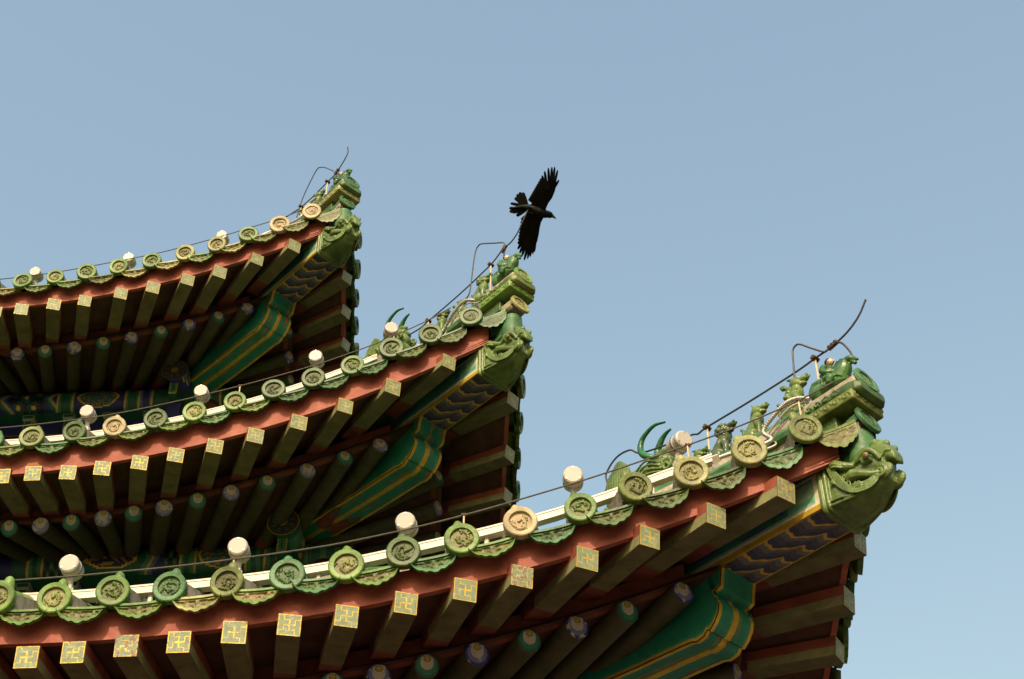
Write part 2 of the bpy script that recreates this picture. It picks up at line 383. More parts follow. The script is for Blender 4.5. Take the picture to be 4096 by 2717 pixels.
def drip_mesh(mat, seed, steep=0.):
    r = np.random.default_rng(seed); mb = MB(); ns, nh = 41, 13
    s = np.linspace(-1, 1, ns); h = np.linspace(0, 1, nh)
    top = lambda s: -.012 + .006 * np.abs(s) ** 2
    def H(s):
        a = np.abs(s)
        return .062 * (1 - a ** 2.8) ** .75 + .012 * np.exp(-(a / .10) ** 1.3) + .006 * np.abs(np.sin(3.2 * math.pi * a ** .8)) * (a < .97) + .007
    X = .113 * s[:, None] + 0 * h; Z = top(s)[:, None] - H(s)[:, None] * h
    edge = np.minimum(np.minimum(h[None] * H(s)[:, None], (1 - h[None]) * H(s)[:, None]), (1 - np.abs(s))[:, None] * .113)
    rim = (edge < .011) | ((1 - h[None]) * H(s)[:, None] < .021)
    q = np.sin(s[:, None] * 14 + seed + 2.5 * np.sin(h * 5)[None]) * np.sin(h * 9 + seed + s[:, None] * 4 * np.sin(s[:, None] * 5))
    Y = np.where(rim, -.009, .002 - .009 * np.clip(q * 1.4, 0, 1) + .0015 * r.normal(size=X.shape))
    Y = Y - .030 * h[None]
    mb.grid(np.stack([X, Y, Z], -1), lambda i, j: (0. if rim[i, j] and rim[min(i + 1, ns - 1), min(j + 1, nh - 1)] else .8, 0, 0, 0), flip=True)
    fr = np.stack([X[:, -1], Y[:, -1], Z[:, -1]], -1); bk = fr + (0, .026, .004)
    mb.grid(np.stack([fr, bk], 1), flip=True)
    tb = np.stack([X[:, 0], .020 + 0 * X[:, 0], Z[:, 0]], -1)
    mb.grid(np.stack([bk, tb], 1), flip=True)
    # the pan tile it belongs to: a shallow trough with a thick lip
    ys = np.array([-.018, 0.02, .05, .6]); tk = .012
    A = np.array([[(x, y, z + tk + max(0, y - .02) * steep - (.012 * (1 - abs(x / .113) ** 2) if y > .03 else 0)) for x, z in zip(.113 * s, top(s))] for y in ys]); B = A - (0, 0, .011)
    mb.grid(A, flip=False); mb.grid(B, flip=True)
    mb.grid(np.stack([A[0], B[0]], 0), flip=False)
    return mb.mesh('drip_tile', [mat])
kinds = ['leaf', 'jade', 'olive', 'moss', 'lime', 'cream', 'ivory']
STEEP = (.04, .20, .36); lvl = lambda t: 0 if t < .9 else 1 if t < 1.9 else 2      # the roof flattens towards its turned-up corner
TILE = {n: [tile_mesh(G[n], True, q) for q in STEEP] for n in kinds}; CAP = {n: cap_mesh(G[n]) for n in kinds}
REL = {n: [make_relief(11 * i + j, G[n]) for j in range(3)] for i, n in enumerate(kinds)}
DRIP = {n: [[drip_mesh(G[n], 5 * i + j, q) for j in range(2)] for q in STEEP] for i, n in enumerate(kinds)}
SEQ = {1: ['lime', 'lime', 'leaf', 'jade', 'olive', 'jade', 'lime', 'moss', 'lime', 'cream', 'leaf', 'olive', 'ivory', 'ivory', 'olive'],
       2: ['jade', 'jade', 'olive', 'moss', 'cream', 'moss', 'lime', 'lime', 'moss', 'moss', 'leaf', 'moss', 'moss', 'moss'],
       3: ['leaf', 'leaf', 'lime', 'leaf', 'lime', 'leaf', 'ivory', 'ivory', 'leaf', 'cream', 'cream']}
DSEQ = {1: ['leaf', 'leaf', 'leaf', 'ivory', 'lime', 'jade', 'leaf', 'jade', 'leaf', 'jade', 'moss', 'moss', 'moss', 'jade', 'olive'],
        2: ['jade', 'leaf', 'leaf', 'leaf', 'jade', 'leaf', 'jade', 'jade', 'jade', 'moss', 'moss', 'jade'],
        3: ['ivory', 'leaf', 'leaf', 'olive', 'ivory', 'ivory', 'leaf', 'ivory', 'olive', 'olive', 'olive']}
PROTO = {}
def tile_root(n, j, q):
    key = (n, j, q)
    if key not in PROTO:
        t = link('round_tile', TILE[n][q], PAV); a = link('dragon_medallion', REL[n][j], t); b = link('nail_cap', CAP[n], t)
        PROTO[key] = (t, a, b); return t
    t0, a0, b0 = PROTO[key]
    t = t0.copy(); COL.objects.link(t)
    for c0 in (a0, b0):
        c = c0.copy(); COL.objects.link(c); c.parent = t
    return t
def slope_roll(k, t): return -math.atan2(2 * RISE[k] * max(0, 1 - t / LEN[k]) / LEN[k], 1)
TILT = rad(6)
for k in (1, 2, 3):
    n = len(DT[k])
    for side in (0, 1):
        ts = DT[k] if side == 0 else [.14 + SP * i for i in range(10)][::-1]
        for i, t in enumerate(ts):
            e = i - (len(ts) - len(SEQ[k])); kd = SEQ[k][e] if side == 0 and e >= 0 else ['moss', 'jade', 'olive', 'leaf'][(i * 7 + k) % 4]
            o = tile_root(kd, (i * 5 + k) % 3, lvl(t))
            v = DV[k][i] if side == 0 else rng.normal() * .004
            sg = 1 if side == 0 else -1
            M = frame(k, side, P_(k, side, t, rng.normal() * .004, v), roll=sg * slope_roll(k, t) + rng.normal() * .03, tilt=TILT + rng.normal() * .04, yaw=rng.normal() * .045)
            sc = 1.035 + .03 * rng.normal() + (.07 * max(0, 1 - t / 1.4) if t > .3 else -.02)
            o.matrix_basis = M @ Matrix.Diagonal((sc, min(1, (t + .22) / .6), sc, 1))
        tm = [(a + b) / 2 for a, b in zip(ts[:-1], ts[1:])] + [ts[-1] - SP / 2]
        for i, t in enumerate(tm):
            e = i - (len(tm) - len(DSEQ[k])); kd = DSEQ[k][e] if side == 0 and e >= 0 else ['moss', 'jade', 'leaf'][(i * 5 + k) % 3]
            o = link('drip_tile', DRIP[kd][lvl(t)][(i + k) % 2], PAV)
            sg = 1 if side == 0 else -1
            o.matrix_basis = frame(k, side, P_(k, side, t, .040 + rng.normal() * .004, -.050 + rng.normal() * .005), roll=sg * slope_roll(k, t) + rng.normal() * .035, tilt=TILT + rng.normal() * .05) @ Matrix.Diagonal((1, min(1, (t + .10) / .6) if t < .5 else 1, 1.0 + .22 * max(0, 1 - t / 1.6), 1))

# ------------------------------------------------------------------ roofs, boards, fascia
def hip_t(k, u):
    t = u
    for _ in range(20): t = u - O * max(0, 1 - t / LEN[k]) ** 2
    return t
GD = 1 / 1.9
def roof_z(u): return -.07 + .44 * u
UMAX = {1: 3.6, 2: 3.3, 3: 3.0}
FB = {1: -.245, 2: -.292, 3: -.270}                                # centre height of the flying rafters' ends
for k in (1, 2, 3):
    mb = MB(); us = np.concatenate([[.15, .3], np.linspace(.5, UMAX[k], 14)])
    for side in (0, 1):
        rows = []
        for u in us:
            t0 = max(hip_t(k, u), hip_t(k, .24)); t1 = 2 * LEN[k] - t0
            rows.append([WP(k, side, t, u, roof_z(u), GD) for t in t0 + (max(t1, t0 + .01) - t0) * np.linspace(0, 1, 40) ** 1.5])
        rows = np.array(rows); mb.grid(rows, flip=side == 1); mb.grid(rows - (0, 0, .03), flip=side == 0)
        for t in [x for x in (DT[k] if side == 0 else [.14 + SP * i for i in range(14)])]:
            uu = [u for u in np.arange(.5, UMAX[k], .3) if hip_t(k, u) < t - .02]
            if len(uu) > 1:
                mb.tube([WP(k, side, t, u, roof_z(u) + .045, GD) for u in uu], .066, 10, cap=False)
    part('tiled_roof', mb, [G['moss']])
    # fascia board
    for side in (0, 1):
        ts = np.concatenate([np.linspace(.03, 1.5, 30), np.linspace(1.6, 2 * LEN[k], 30)])
        fb = FB[k] + .0535; sec = [(.100, fb), (.095, -.045), (.12, -.045), (.13, fb)]
        qf = lambda t: max(0, 1 - t / .6) ** 2
        mb = MB(); mb.grid(np.array([[WP(k, side, t, u + .012 * qf(t), v + .008 * qf(t)) for u, v in sec] for t in ts]), cv=True, flip=side == 0)
        part('fascia_board', mb, [RED])

FT = np.array([-.4, .3, .94, 1.53, 1.79, 2.33, 2.59, 2.84, 3.09, 99]); FF = np.array([1, .80, .56, .43, .37, .30, .21, .12, 0, 0])
def fan(t): return float(np.interp(t, FT, FF))
U_IN, Z_IN = 1.62, .20
def fly_line(k, side, t):                                         # outer end centre, inner end centre of a flying rafter
    f = fan(t); du = .60
    if (t + f * du) - (.085 + du) < .06: du = max(.15, (t - .085 - .06) / max(1e-3, 1 - f))
    A = P_(k, side, t, .085, FB[k]); u2 = .085 + min(du, .58)
    B = P_(k, side, t, u2, FB[k] + .17 * (u2 - .085))
    sh = f * (u2 - .085); B = B + (np.array((-sh, 0, 0)) if side == 0 else np.array((0, sh, 0)))
    return A, B
def rnd_line(k, side, t, vo=0., clip=.05):
    f = fan(t - .25) if t < 2.6 else fan(t - .1)
    A = P_(k, side, t, .585, FB[k] - .018 + vo); tin = t + f * (U_IN - .585)
    B = np.array((-tin, U_IN, Z_IN + vo)) if side == 0 else np.array((-U_IN, tin, Z_IN + vo))
    du = B - A
    a0 = (-A[0] - A[1]) if side == 0 else (A[1] + A[0]); b0 = (-B[0] - B[1]) if side == 0 else (B[1] + B[0])
    if b0 < clip and a0 > clip: B = A + du * max(.12, (a0 - clip) / (a0 - b0))
    return A, B
# boards above the rafters
for k in (1, 2, 3):
    for side in (0, 1):
        mb = MB(); L2 = 2 * LEN[k]
        ts = np.concatenate([np.linspace(-.14, 3.2, 44), np.linspace(3.4, L2, 12)]); rows = []
        for t in ts:
            f = fan(t); r = []
            for u in (.105, .3, .5, .62, .68):
                b = P_(k, side, t, u, FB[k] + .062 + .17 * (u - .085)); sh = f * (u - .085)
                b = b + (np.array((-sh, 0, 0)) if side == 0 else np.array((0, sh, 0)))
                q = (-b[0] - b[1]) if side == 0 else (b[1] + b[0])
                if q < 0: b = b + (np.array((q / 2, q / 2, 0)) if side == 0 else np.array((-q / 2, -q / 2, 0)))
                r.append(W(k, b))
            rows.append(r)
        rows = np.array(rows); mb.grid(rows, flip=side == 1); mb.grid(rows + (0, 0, .02), flip=side == 0)
        rows = []
        for t in np.concatenate([np.linspace(.52, 3.2, 40), np.linspace(3.4, L2 - .6, 12)]):
            A, B = rnd_line(k, side, t, .060, 0.0); D = B - A; A2 = A - D * .02
            rows.append([W(k, A2 + (B - A2) * s) for s in np.linspace(0, 1.06, 6)])
        rows = np.array(rows); mb.grid(rows, flip=side == 1); mb.grid(rows + (0, 0, .02), flip=side == 0)
        part('soffit_boards', mb, [BOARD])
        # small red batten closing the step above the round rafters
        mb = MB(); ts = np.concatenate([np.linspace(.76, 3., 24), np.linspace(3.2, L2 - .6, 8)])
        sec = [(.60, FB[k] + .045), (.60, FB[k] + .158), (.64, FB[k] + .158), (.64, FB[k] + .045)]
        mb.grid(np.array([[WP(k, side, t, u, v) for u, v in sec] for t in ts]), cv=True, flip=side == 0)
        part('closing_batten', mb, [RED2])

# ------------------------------------------------------------------ rafters
SQ = {1: [3.78, 3.57, 3.33, 3.09, 2.84, 2.59, 2.33, 2.06, 1.79, 1.53, 1.23, .94, .63, .30],
      2: [3.30, 3.09, 2.85, 2.62, 2.37, 2.13, 1.87, 1.60, 1.31, 1.00, .68, .30], 3: [2.56, 2.29, 2.03, 1.73, 1.46, 1.17, .90, .59, .28]}
SV = {1: [-.252, -.237, -.221, -.227, -.21, -.214, -.219, -.213, -.215, -.22, -.225, -.215, -.224, -.23],
      2: [-.233, -.233, -.26, -.267, -.274, -.273, -.276, -.278, -.276, -.27, -.26, -.245], 3: [-.235, -.223, -.236, -.226, -.237, -.245, -.262, -.246, -.238]}
RD = {1: [2.46, 2.24, 2.01, 1.77, 1.52, 1.29, 1.045, .775], 2: [3.38, 3.16, 2.95, 2.73, 2.52, 2.31, 2.08, 1.85, 1.60, 1.325, 1.065, .82],
      3: [2.73, 2.49, 2.24, 1.99, 1.745, 1.495, 1.255, 1.005, .755]}
for k in (1, 2, 3):
    while SQ[k][0] < LEN[k] + 1.3: SQ[k].insert(0, SQ[k][0] + .22); SV[k].insert(0, -.235)
    SM = {1: -.222, 2: -.264, 3: -.239}
    while RD[k][0] < LEN[k] + 1.1: RD[k].insert(0, RD[k][0] + .23)
GOLD = (.66, .42, .045, .4); SG = (.215, .265, .15, 0)
FRET = [((1.5, 6), (1.5, 4.5)), ((1.5, 4.5), (3, 4.5)), ((3, 4.5), (3, 1.5)), ((3, 1.5), (4.5, 1.5)), ((4.5, 1.5), (4.5, 0)),
        ((0, 1.5), (1.5, 1.5)), ((1.5, 1.5), (1.5, 3)), ((1.5, 3), (4.5, 3)), ((4.5, 3), (4.5, 4.5)), ((4.5, 4.5), (6, 4.5))]
def smooth_noise(seed, n, cells=5):
    r = np.random.default_rng(seed); a = r.random((cells + 1, cells + 1)); x = np.linspace(0, cells - 1e-6, n); i = x.astype(int); f = x - i; f = f * f * (3 - 2 * f)
    A = a[i][:, i] * (1 - f)[:, None] * (1 - f) + a[i + 1][:, i] * f[:, None] * (1 - f) + a[i][:, i + 1] * (1 - f)[:, None] * f + a[i + 1][:, i + 1] * f[:, None] * f
    return A
def fret_color(seed, n, wear, gold):
    a = smooth_noise(seed, n, 6); b = smooth_noise(seed + 99, n, 11); hole = (.6 * a + .4 * b)
    def c(i, j):
        x, y = (i + .5) / n * 6, (j + .5) / n * 6
        if hole[i, j] > wear: return (.24, .15, .08, 0)
        if hole[i, j] > wear - .03: return (.40, .36, .26, 0)
        d = min(x, y, 6 - x, 6 - y); ln = d < .29; bd = ln
        if not ln:
            for (x0, y0), (x1, y1) in FRET:
                if min(x0, x1) - .115 < x < max(x0, x1) + .115 and min(y0, y1) - .115 < y < max(y0, y1) + .115: ln = True; break
        fade = b[i, j]
        if ln and (fade > gold or bd and fade > gold - .2): return GOLD
        if ln: return (.42, .36, .14, 0)
        s = .85 + .3 * a[i, j]; return (SG[0] * s, SG[1] * s, SG[2] * s, 0)
    return c
def bar(A, B, hx, hz, nseg=3):                                   # square bar; returns section rows and axes
    A, B = np.asarray(A), np.asarray(B); T = (B - A) / np.linalg.norm(B - A)
    S = np.cross(T, (0, 0, 1.)); S /= np.linalg.norm(S); Zx = np.cross(S, T)
    return T, S, Zx
cnt = 0
for k in (1, 2, 3):
    for side in (0, 1):
        lst = [(t, v) for t, v in zip(SQ[k], SV[k])]
        if side == 1: lst = lst[-8:]
        for t, v in lst:
            cnt += 1; A, B = fly_line(k, side, t); dz = np.array((0, 0, v - SM[k])); A = W(k, A + dz); B = W(k, B + dz)
            T, S, Zx = bar(A, B, 0, 0); h = .0545 + rng.normal() * .0012; mb = MB(); bv = .004
            L = np.linalg.norm(B - A); ss = [0, .02, L * .55, L * .72, L]
            def sec(p): return [p + S * a + Zx * b for a, b in ((-h, -h + bv), (-h + bv, -h), (h - bv, -h), (h, -h + bv), (h, 0), (h, h), (-h, h), (-h, 0))]
            Pn = np.array([sec(A + T * s) for s in ss]); nv = 8; V = Pn.reshape(-1, 3); F = []; Mi = []
            for i in range(len(ss) - 1):
                for j in range(nv):
                    F.append((i * nv + j, i * nv + (j + 1) % nv, (i + 1) * nv + (j + 1) % nv, (i + 1) * nv + j))
                    m = {0: 0, 1: 0, 2: 0, 3: 3, 4: 1, 5: 1, 6: 1, 7: 3}[j]
                    if i >= 3: m = 2
                    Mi.append(m)
            F.append(tuple(range(nv))[::-1]); Mi.append(0)
            mb.add(V, F, (0, 0, 0, 0), Mi)
            o = part('flying_rafter', mb, [SAGE, RSIDE, RED2, SAGE2])
            # painted end face
            n = 30; q = np.linspace(-h + .002, h - .002, n + 1)
            vis = k == 1 or (k == 2)
            wear = .84 + .12 * rng.random(); gold = {1: .30, 2: .36, 3: .72}[k] + .20 * rng.random() + (.1 if side else 0)
            if side == 0 and k == 1 and abs(t - 3.33) < .02: wear = .60
            if side == 0 and k == 1 and abs(t - 1.53) < .02: wear = .64
            if side == 0 and k == 1 and abs(t - .30) < .02: wear = .66
            if side == 1: wear = .74
            wear += 0
            fc = fret_color(cnt * 3 + 5, n, wear, gold)
            me = MB(); me.grid(np.array([[A - T * .003 + S * a + Zx * b for b in q] for a in q]), fc, flip=True)
            link('painted_end', me.mesh('painted_end', [PAINT_END]), o)
        lst = RD[k] if side == 0 else RD[k][-8:]
        for i, t in enumerate(lst[::-1]):
            A, B = rnd_line(k, side, t); A = W(k, A); B = W(k, B); T, S, Zx = bar(A, B, 0, 0); r = .0600; n = 24
            L = np.linalg.norm(B - A); mb = MB(); an = np.arange(n) * 2 * math.pi / n
            ring = np.cos(an)[:, None] * S + np.sin(an)[:, None] * Zx
            ss = [0, .004, L * .8, L * .8 + .002, L]; rr = [r - .003, r, r, r, r]
            Pn = np.array([A + T * s + ring * q for s, q in zip(ss, rr)])
            V = Pn.reshape(-1, 3); F = []; Mi = []
            for a in range(len(ss) - 1):
                for j in range(n): F.append((a * n + j, a * n + (j + 1) % n, (a + 1) * n + (j + 1) % n, (a + 1) * n + j)); Mi.append(1 if a >= 3 else 0)
            F.append(tuple(range(n))[::-1]); Mi.append(0); mb.add(V, F, (0, 0, 0, 0), Mi)
            o = part('round_rafter', mb, [RGREEN, RED2])
            blue = (i % 2 == 0) if side == 0 else (i % 2 == 1)
            c0, c1 = ((.020, .03, .20, 0), (.16, .17, .36, 0)) if blue else ((.010, .11, .065, 0), (.03, .19, .115, 0))
            if blue and k == 2: c0 = (.12, .13, .25, 0); c1 = (.22, .22, .36, 0)
            wn_ = smooth_noise(i * 7 + k * 31 + side, 40, 7)
            nr, na = 22, 44; qs = np.linspace(0, r - .002, nr); aa = np.arange(na) * 2 * math.pi / na
            def ec(a, b, c0=c0, c1=c1, wn_=wn_, blue=blue):
                x = qs[a] / r * math.cos(aa[b]); y = qs[a] / r * math.sin(aa[b])
                d3 = math.hypot(x, y - .60); d2 = math.hypot(x, (y - .30) * .92); d1 = math.hypot(x, y - .10)
                wv = wn_[int((x + 1) * 19), int((y + 1) * 19)]
                if d3 < .22: return (.55, .38, .03, .3)
                if d3 < .27: return (.03, .03, .02, 0)
                if d2 < .54: return (.52, .45, .34, 0)
                if blue and wv > .70: return (.42, .40, .38, 0)
                if d1 < .80: return c1
                return c0
            me = MB(); me.grid(np.array([[A - T * .002 + (S * math.cos(b) + Zx * math.sin(b)) * q for b in aa] for q in qs]), ec, cv=True, flip=False)
            link('painted_end', me.mesh('painted_end', [PAINT_END]), o)

# ------------------------------------------------------------------ corner beams
HS = {1: (0, 0), 2: (-.05, .060), 3: (-.065, -.187)}              # shift of the beam and dragon head against the lowest eave
RS = {1: (0, 0), 2: (-.085, .165), 3: (0, -.078)}                 # shift of the ridge end
DG = (.014, .185, .105, 0); MG = (.018, .20, .12, 0); PG = (.05, .24, .15, 0); WG = (.62, .60, .42, 0)
BW = .122
for k in (1, 2, 3):
    dd, dz = HS[k]; Mc = corner_frame(k, dd, dz)
    # lower beam with its carved nose: rows along the profile, columns across
    prof = [(.700, .345), (.712, .30), (.722, .236), (.745, .228), (.775, .222), (.760, .190), (.742, .172), (.742, .135), (.752, .095), (.780, .055), (.812, .028), (.830, .036), (.850, .012), (.900, .006), (.935, .020), (1.1, .036), (1.3, .052), (1.6, .085), (2.0, .13), (2.7, .22)]
    pp = [np.array(prof[0])]
    for a, b in zip(prof[:-1], prof[1:]):
        m = max(1, int(np.hypot(b[0] - a[0], b[1] - a[1]) / .02)) if a[0] < .95 else max(1, int((b[0] - a[0]) / .06))
        pp += [np.array(a) + (np.array(b) - np.array(a)) * (i + 1) / m for i in range(m)]
    lats = np.concatenate([np.linspace(-BW, -BW + .020, 3), np.linspace(-BW + .021, -.0165, 8), np.linspace(-.016, .016, 4), np.linspace(.0165, BW - .021, 8), np.linspace(BW - .020, BW, 3)])
    mb = MB(); nz = smooth_noise(k * 77, 80, 14)
    def bc(i, j):
        l = (lats[j] + lats[j + 1]) / 2
        if abs(l) > BW - .0205: return GOLD
        if abs(l) < .0163 and pp[i][1] < .225: return GOLD
        if nz[min(79, i), min(79, int((l + BW) / (2 * BW) * 79))] > .82: return (.25, .13, .05, 0)
        e = min(BW - .02 - abs(l), abs(l) - .016 if pp[i][1] < .225 else 1)
        return PG if e < .008 else (MG if e < .035 else DG)
    def lift(p, l): return .006 if (abs(l) > BW - .0205 or (abs(l) < .0163 and p[1] < .225)) else 0.
    Pg = []
    for i, p in enumerate(pp):
        a = pp[max(0, i - 1)]; b = pp[min(len(pp) - 1, i + 1)]; tn = b - a; nn = np.array((tn[1], -tn[0])); nn /= np.linalg.norm(nn) + 1e-9
        if nn[1] > .3: nn = -nn
        Pg.append([(-(p[0] + nn[0] * lift(p, l)), l, p[1] + nn[1] * lift(p, l)) for l in lats])
    mb.grid(np.array(Pg), bc, flip=False)
    for sg in (-1, 1):                                           # sides: gilt edge, pale line, dark green field
        rows = []
        cen = lambda p: np.array((max(p[0] + .03, .76) if p[0] < .95 else p[0], .345 + max(0, p[0] - .9) * .1))
        fr = [0, .05, .09, .14, .3, .6, 1.]
        for p in pp: rows.append([(-(p[0] + (cen(p)[0] - p[0]) * f), sg * (BW - .001 + (.003 if f < .06 else 0)), p[1] + (cen(p)[1] - p[1]) * f) for f in fr])
        def sc_(i, j):
            if j == 0: return GOLD
            if j == 1: return PG
            return MG if j == 2 else DG
        mb.grid(np.array(rows), sc_, flip=sg > 0)
    part('lower_corner_beam', mb, [PAINT], M=Mc, angle=50)
    # upper beam, its underside painted with blue waves
    mb = MB(); H_ = .205; d0, d1 = .045, .735
    ds = np.linspace(d0, d1, 150); ls = np.linspace(-BW, BW, 56)
    zb = lambda d: .328 + (d - .1) * .028
    def uc(i, j):
        d = (ds[i] - d0) / (d1 - d0); l = ls[j] / BW
        if abs(l) > .90 or d < .035 or d > .965: return (.50, .30, .04, .6)
        wv = .10 * l - .085 * abs(math.sin((l - .35) * 2.2)) - .02 * abs(math.sin((l + .1) * 6.5)) - .04 * (1 - l * l)
        s = ((d + wv) * 5.2) % 1
        if s < .15: return (.58, .34, .045, .3)
        if s < .42: return (.125, .112, .115, 0)
        if s < .70: return (.060, .056, .085, 0)
        return (.030, .028, .070, 0)
    mb.grid(np.array([[(-d, l, zb(d)) for l in ls] for d in ds]), uc, flip=False)
    for sg in (-1, 1):
        dl = np.concatenate([np.linspace(d0, .30, 30), np.linspace(.32, 2.6, 30)]); zf = np.linspace(0, 1, 15)
        def ss_(i, j):
            d = dl[i]; z = zf[j]
            if d < .056 or z < .085 or z > .94: return GOLD
            if d < .090 or z < .18 or z > .88: return WG
            if d < .105 or z < .24: return (.25, .42, .28, 0)
            return (.25, .42, .28, 0) if d < .20 and .38 < z < .80 else (.10, .30, .19, 0) if d < .26 else ((.04, .19, .13, 0) if (math.sin(d * 90) * math.sin(z * 17)) < .6 else (.05, .07, .28, 0))
        mb.grid(np.array([[(-d, sg * BW, zb(d) + H_ * z) for z in zf] for d in dl]), ss_, flip=sg < 0)
    mb.add([(-d0, -BW, zb(d0)), (-d0, BW, zb(d0)), (-d0, BW, zb(d0) + H_), (-d0, -BW, zb(d0) + H_)], [(0, 1, 2, 3)], DG)
    part('upper_corner_beam', mb, [PAINT], M=Mc, angle=50)

# ------------------------------------------------------------------ dragon head caps on the corner beams
def loft(mb, secs, n=32, p=3.2):
    a = np.arange(n) * 2 * math.pi / n; G_ = []
    for d, hw, z0, z1 in secs:
        c, s = np.cos(a), np.sin(a); G_.append(np.stack([0 * a - d, hw * np.sign(c) * np.abs(c) ** (2 / p), (z0 + z1) / 2 + (z1 - z0) / 2 * np.sign(s) * np.abs(s) ** (2 / p)], 1))
    b = mb.n; mb.grid(np.array(G_), cv=True, flip=True); m = len(secs)
    mb.F += [tuple(range(b, b + n)), tuple(range(b + (m - 1) * n, b + m * n))[::-1]]; mb.C += [(0, 0, 0, 0)] * 2; mb.M += [0, 0]
def both(mb, pts, lat, r, n=8, flat=1.):
    for sg in (-1, 1):
        P3 = smooth_path([(-d, sg * (lat if np.isscalar(lat) else lat[i]), z) for i, (d, z) in enumerate(pts)], 6)
        rr = r if np.isscalar(r) else np.interp(np.linspace(0, 1, len(P3)), np.linspace(0, 1, len(r)), r)
        mb.tube(P3, rr, n, flat=flat)
def spiral(mb, c, R0, turns, lat, r, sg0=1, both_sides=True, start=0.):
    for sg in ((-1, 1) if both_sides else (-1,)):
        a = np.linspace(0, turns * 2 * math.pi, int(18 * turns) + 4); q = R0 * (1 - a / a[-1] * .85)
        mb.tube(np.stack([-(c[0] + q * np.cos(start + sg0 * a)), sg * (lat + .004 * a / a[-1]), c[1] + q * np.sin(start + sg0 * a)], 1), r * np.linspace(1, .6, len(a)), 7)
hd = MB()
loft(hd, [(.068, .130, .286, .535), (.058, .140, .278, .545), (.044, .140, .278, .545), (.040, .133, .284, .538)], 40, 7)
loft(hd, [(.034, .130, .286, .536), (.030, .136, .280, .541), (.018, .136, .280, .541), (.012, .128, .286, .533)], 40, 7)
loft(hd, [(.040, .123, .290, .52), (-.02, .121, .288, .515), (-.08, .112, .290, .50), (-.14, .099, .298, .48), (-.195, .084, .314, .46), (-.245, .068, .338, .44), (-.28, .050, .362, .42)], 36, 4.2)
loft(hd, [(-.06, .085, .42, .525), (-.13, .092, .42, .530), (-.19, .086, .42, .53), (-.24, .072, .42, .515), (-.28, .060, .40, .50)], 32, 3)
loft(hd, [(-.205, .045, .48, .555), (-.222, .062, .47, .597), (-.262, .066, .465, .604), (-.292, .064, .46, .582), (-.318, .058, .445, .54), (-.338, .048, .43, .50), (-.345, .03, .44, .48)], 32, 2.8)     # muzzle
for sg in (-1, 1):
    hd.ell((.240, sg * .038, .588), (.024, .024, .022)); hd.ell((.300, sg * .040, .548), (.026, .022, .024))
    hd.ell((.270, sg * .062, .395), (.060, .028, .045))
both(hd, [(-.225, .47), (-.265, .475), (-.300, .500), (-.330, .492)], [.070, .066, .066, .056], [.005, .008, .009, .006])
both(hd, [(-.02, .517), (-.05, .512), (-.09, .490), (-.14, .474)], [.120, .124, .118, .104], [.020, .027, .024, .016])      # ear
both(hd, [(-.025, .512), (-.055, .505), (-.085, .488)], [.142, .149, .142], [.006, .007, .005])
both(hd, [(-.03, .497), (-.06, .486), (-.09, .470)], [.143, .147, .138], [.005, .006, .005])
both(hd, [(-.10, .492), (-.150, .498), (-.176, .516), (-.205, .530), (-.236, .522), (-.258, .492), (-.268, .462)], [.090, .098, .102, .102, .093, .081, .072], [.010, .017, .019, .019, .017, .014, .010])
both(hd, [(-.180, .478), (-.225, .490)], [.090, .092], [.022, .026])
both(hd, [(-.095, .412), (-.13, .418), (-.17, .408), (-.21, .394), (-.25, .392)], [.108, .116, .110, .098, .082], [.022, .032, .026, .020, .012])
for j, off in enumerate((0, .013, .026, -.013)):                                                                         # swept mane and moustache
    both(hd, [(.008, .533 - off * .3), (-.012 - off * .6, .500), (-.032 - off, .445), (-.060 - off * .8, .385 + off * .3), (-.107, .340 + off), (-.162, .326 + off), (-.210, .334 + off * .9), (-.240, .352 + off * .5), (-.252, .368)], [.127, .131, .130, .127, .121, .113, .100, .090, .086], .0062, 6)
both(hd, [(-.12, .362), (-.175, .358), (-.22, .370), (-.245, .390)], [.124, .112, .098, .088], .0055, 6)
spiral(hd, (-.262, .388), .036, 1.7, .086, .0085, 1, start=1.)
spiral(hd, (-.286, .420), .022, 1.4, .070, .007, -1, start=2.)
for c in ((-.078, .425), (-.098, .382), (-.150, .360)): spiral(hd, c, .020, 1.4, .119, .0058, -1, start=1.)
both(hd, [(.012, .306), (-.022, .308), (-.09, .312), (-.145, .322), (-.20, .344), (-.245, .372)], [.121, .117, .106, .094, .079, .062], .0085, 6)
both(hd, [(.012, .330), (-.046, .328), (-.103, .320)], [.123, .120, .110], .0055, 6)
both(hd, [(-.015, .42), (-.030, .42)], [.125, .127], .017)
for v_ in hd.V:
    m_ = np.clip(v_[:, 0] / .3, 0, 1); v_[:, 0] = np.where(v_[:, 0] > 0, v_[:, 0] * .92, v_[:, 0]); v_[:, 1] *= 1 - .26 * m_
HEAD = sculpt(hd, 'dragon_head', HEADG, .0032, 2)
eye = MB()
for sg in (-1, 1): eye.ell((.200, sg * .096, .490), (.017, .014, .017)); eye.ell((.203, sg * .108, .491), (.0075, .005, .0075)); 
EYE_ME = eye.mesh('eye', [glaze('amber_eye_glaze', (.16, .12, .05), (.1, .1, .04), rough=.35)])
for k in (1, 2, 3):
    h = link('dragon_head', HEAD, PAV, corner_frame(k, *HS[k])); link('eye', EYE_ME, h)

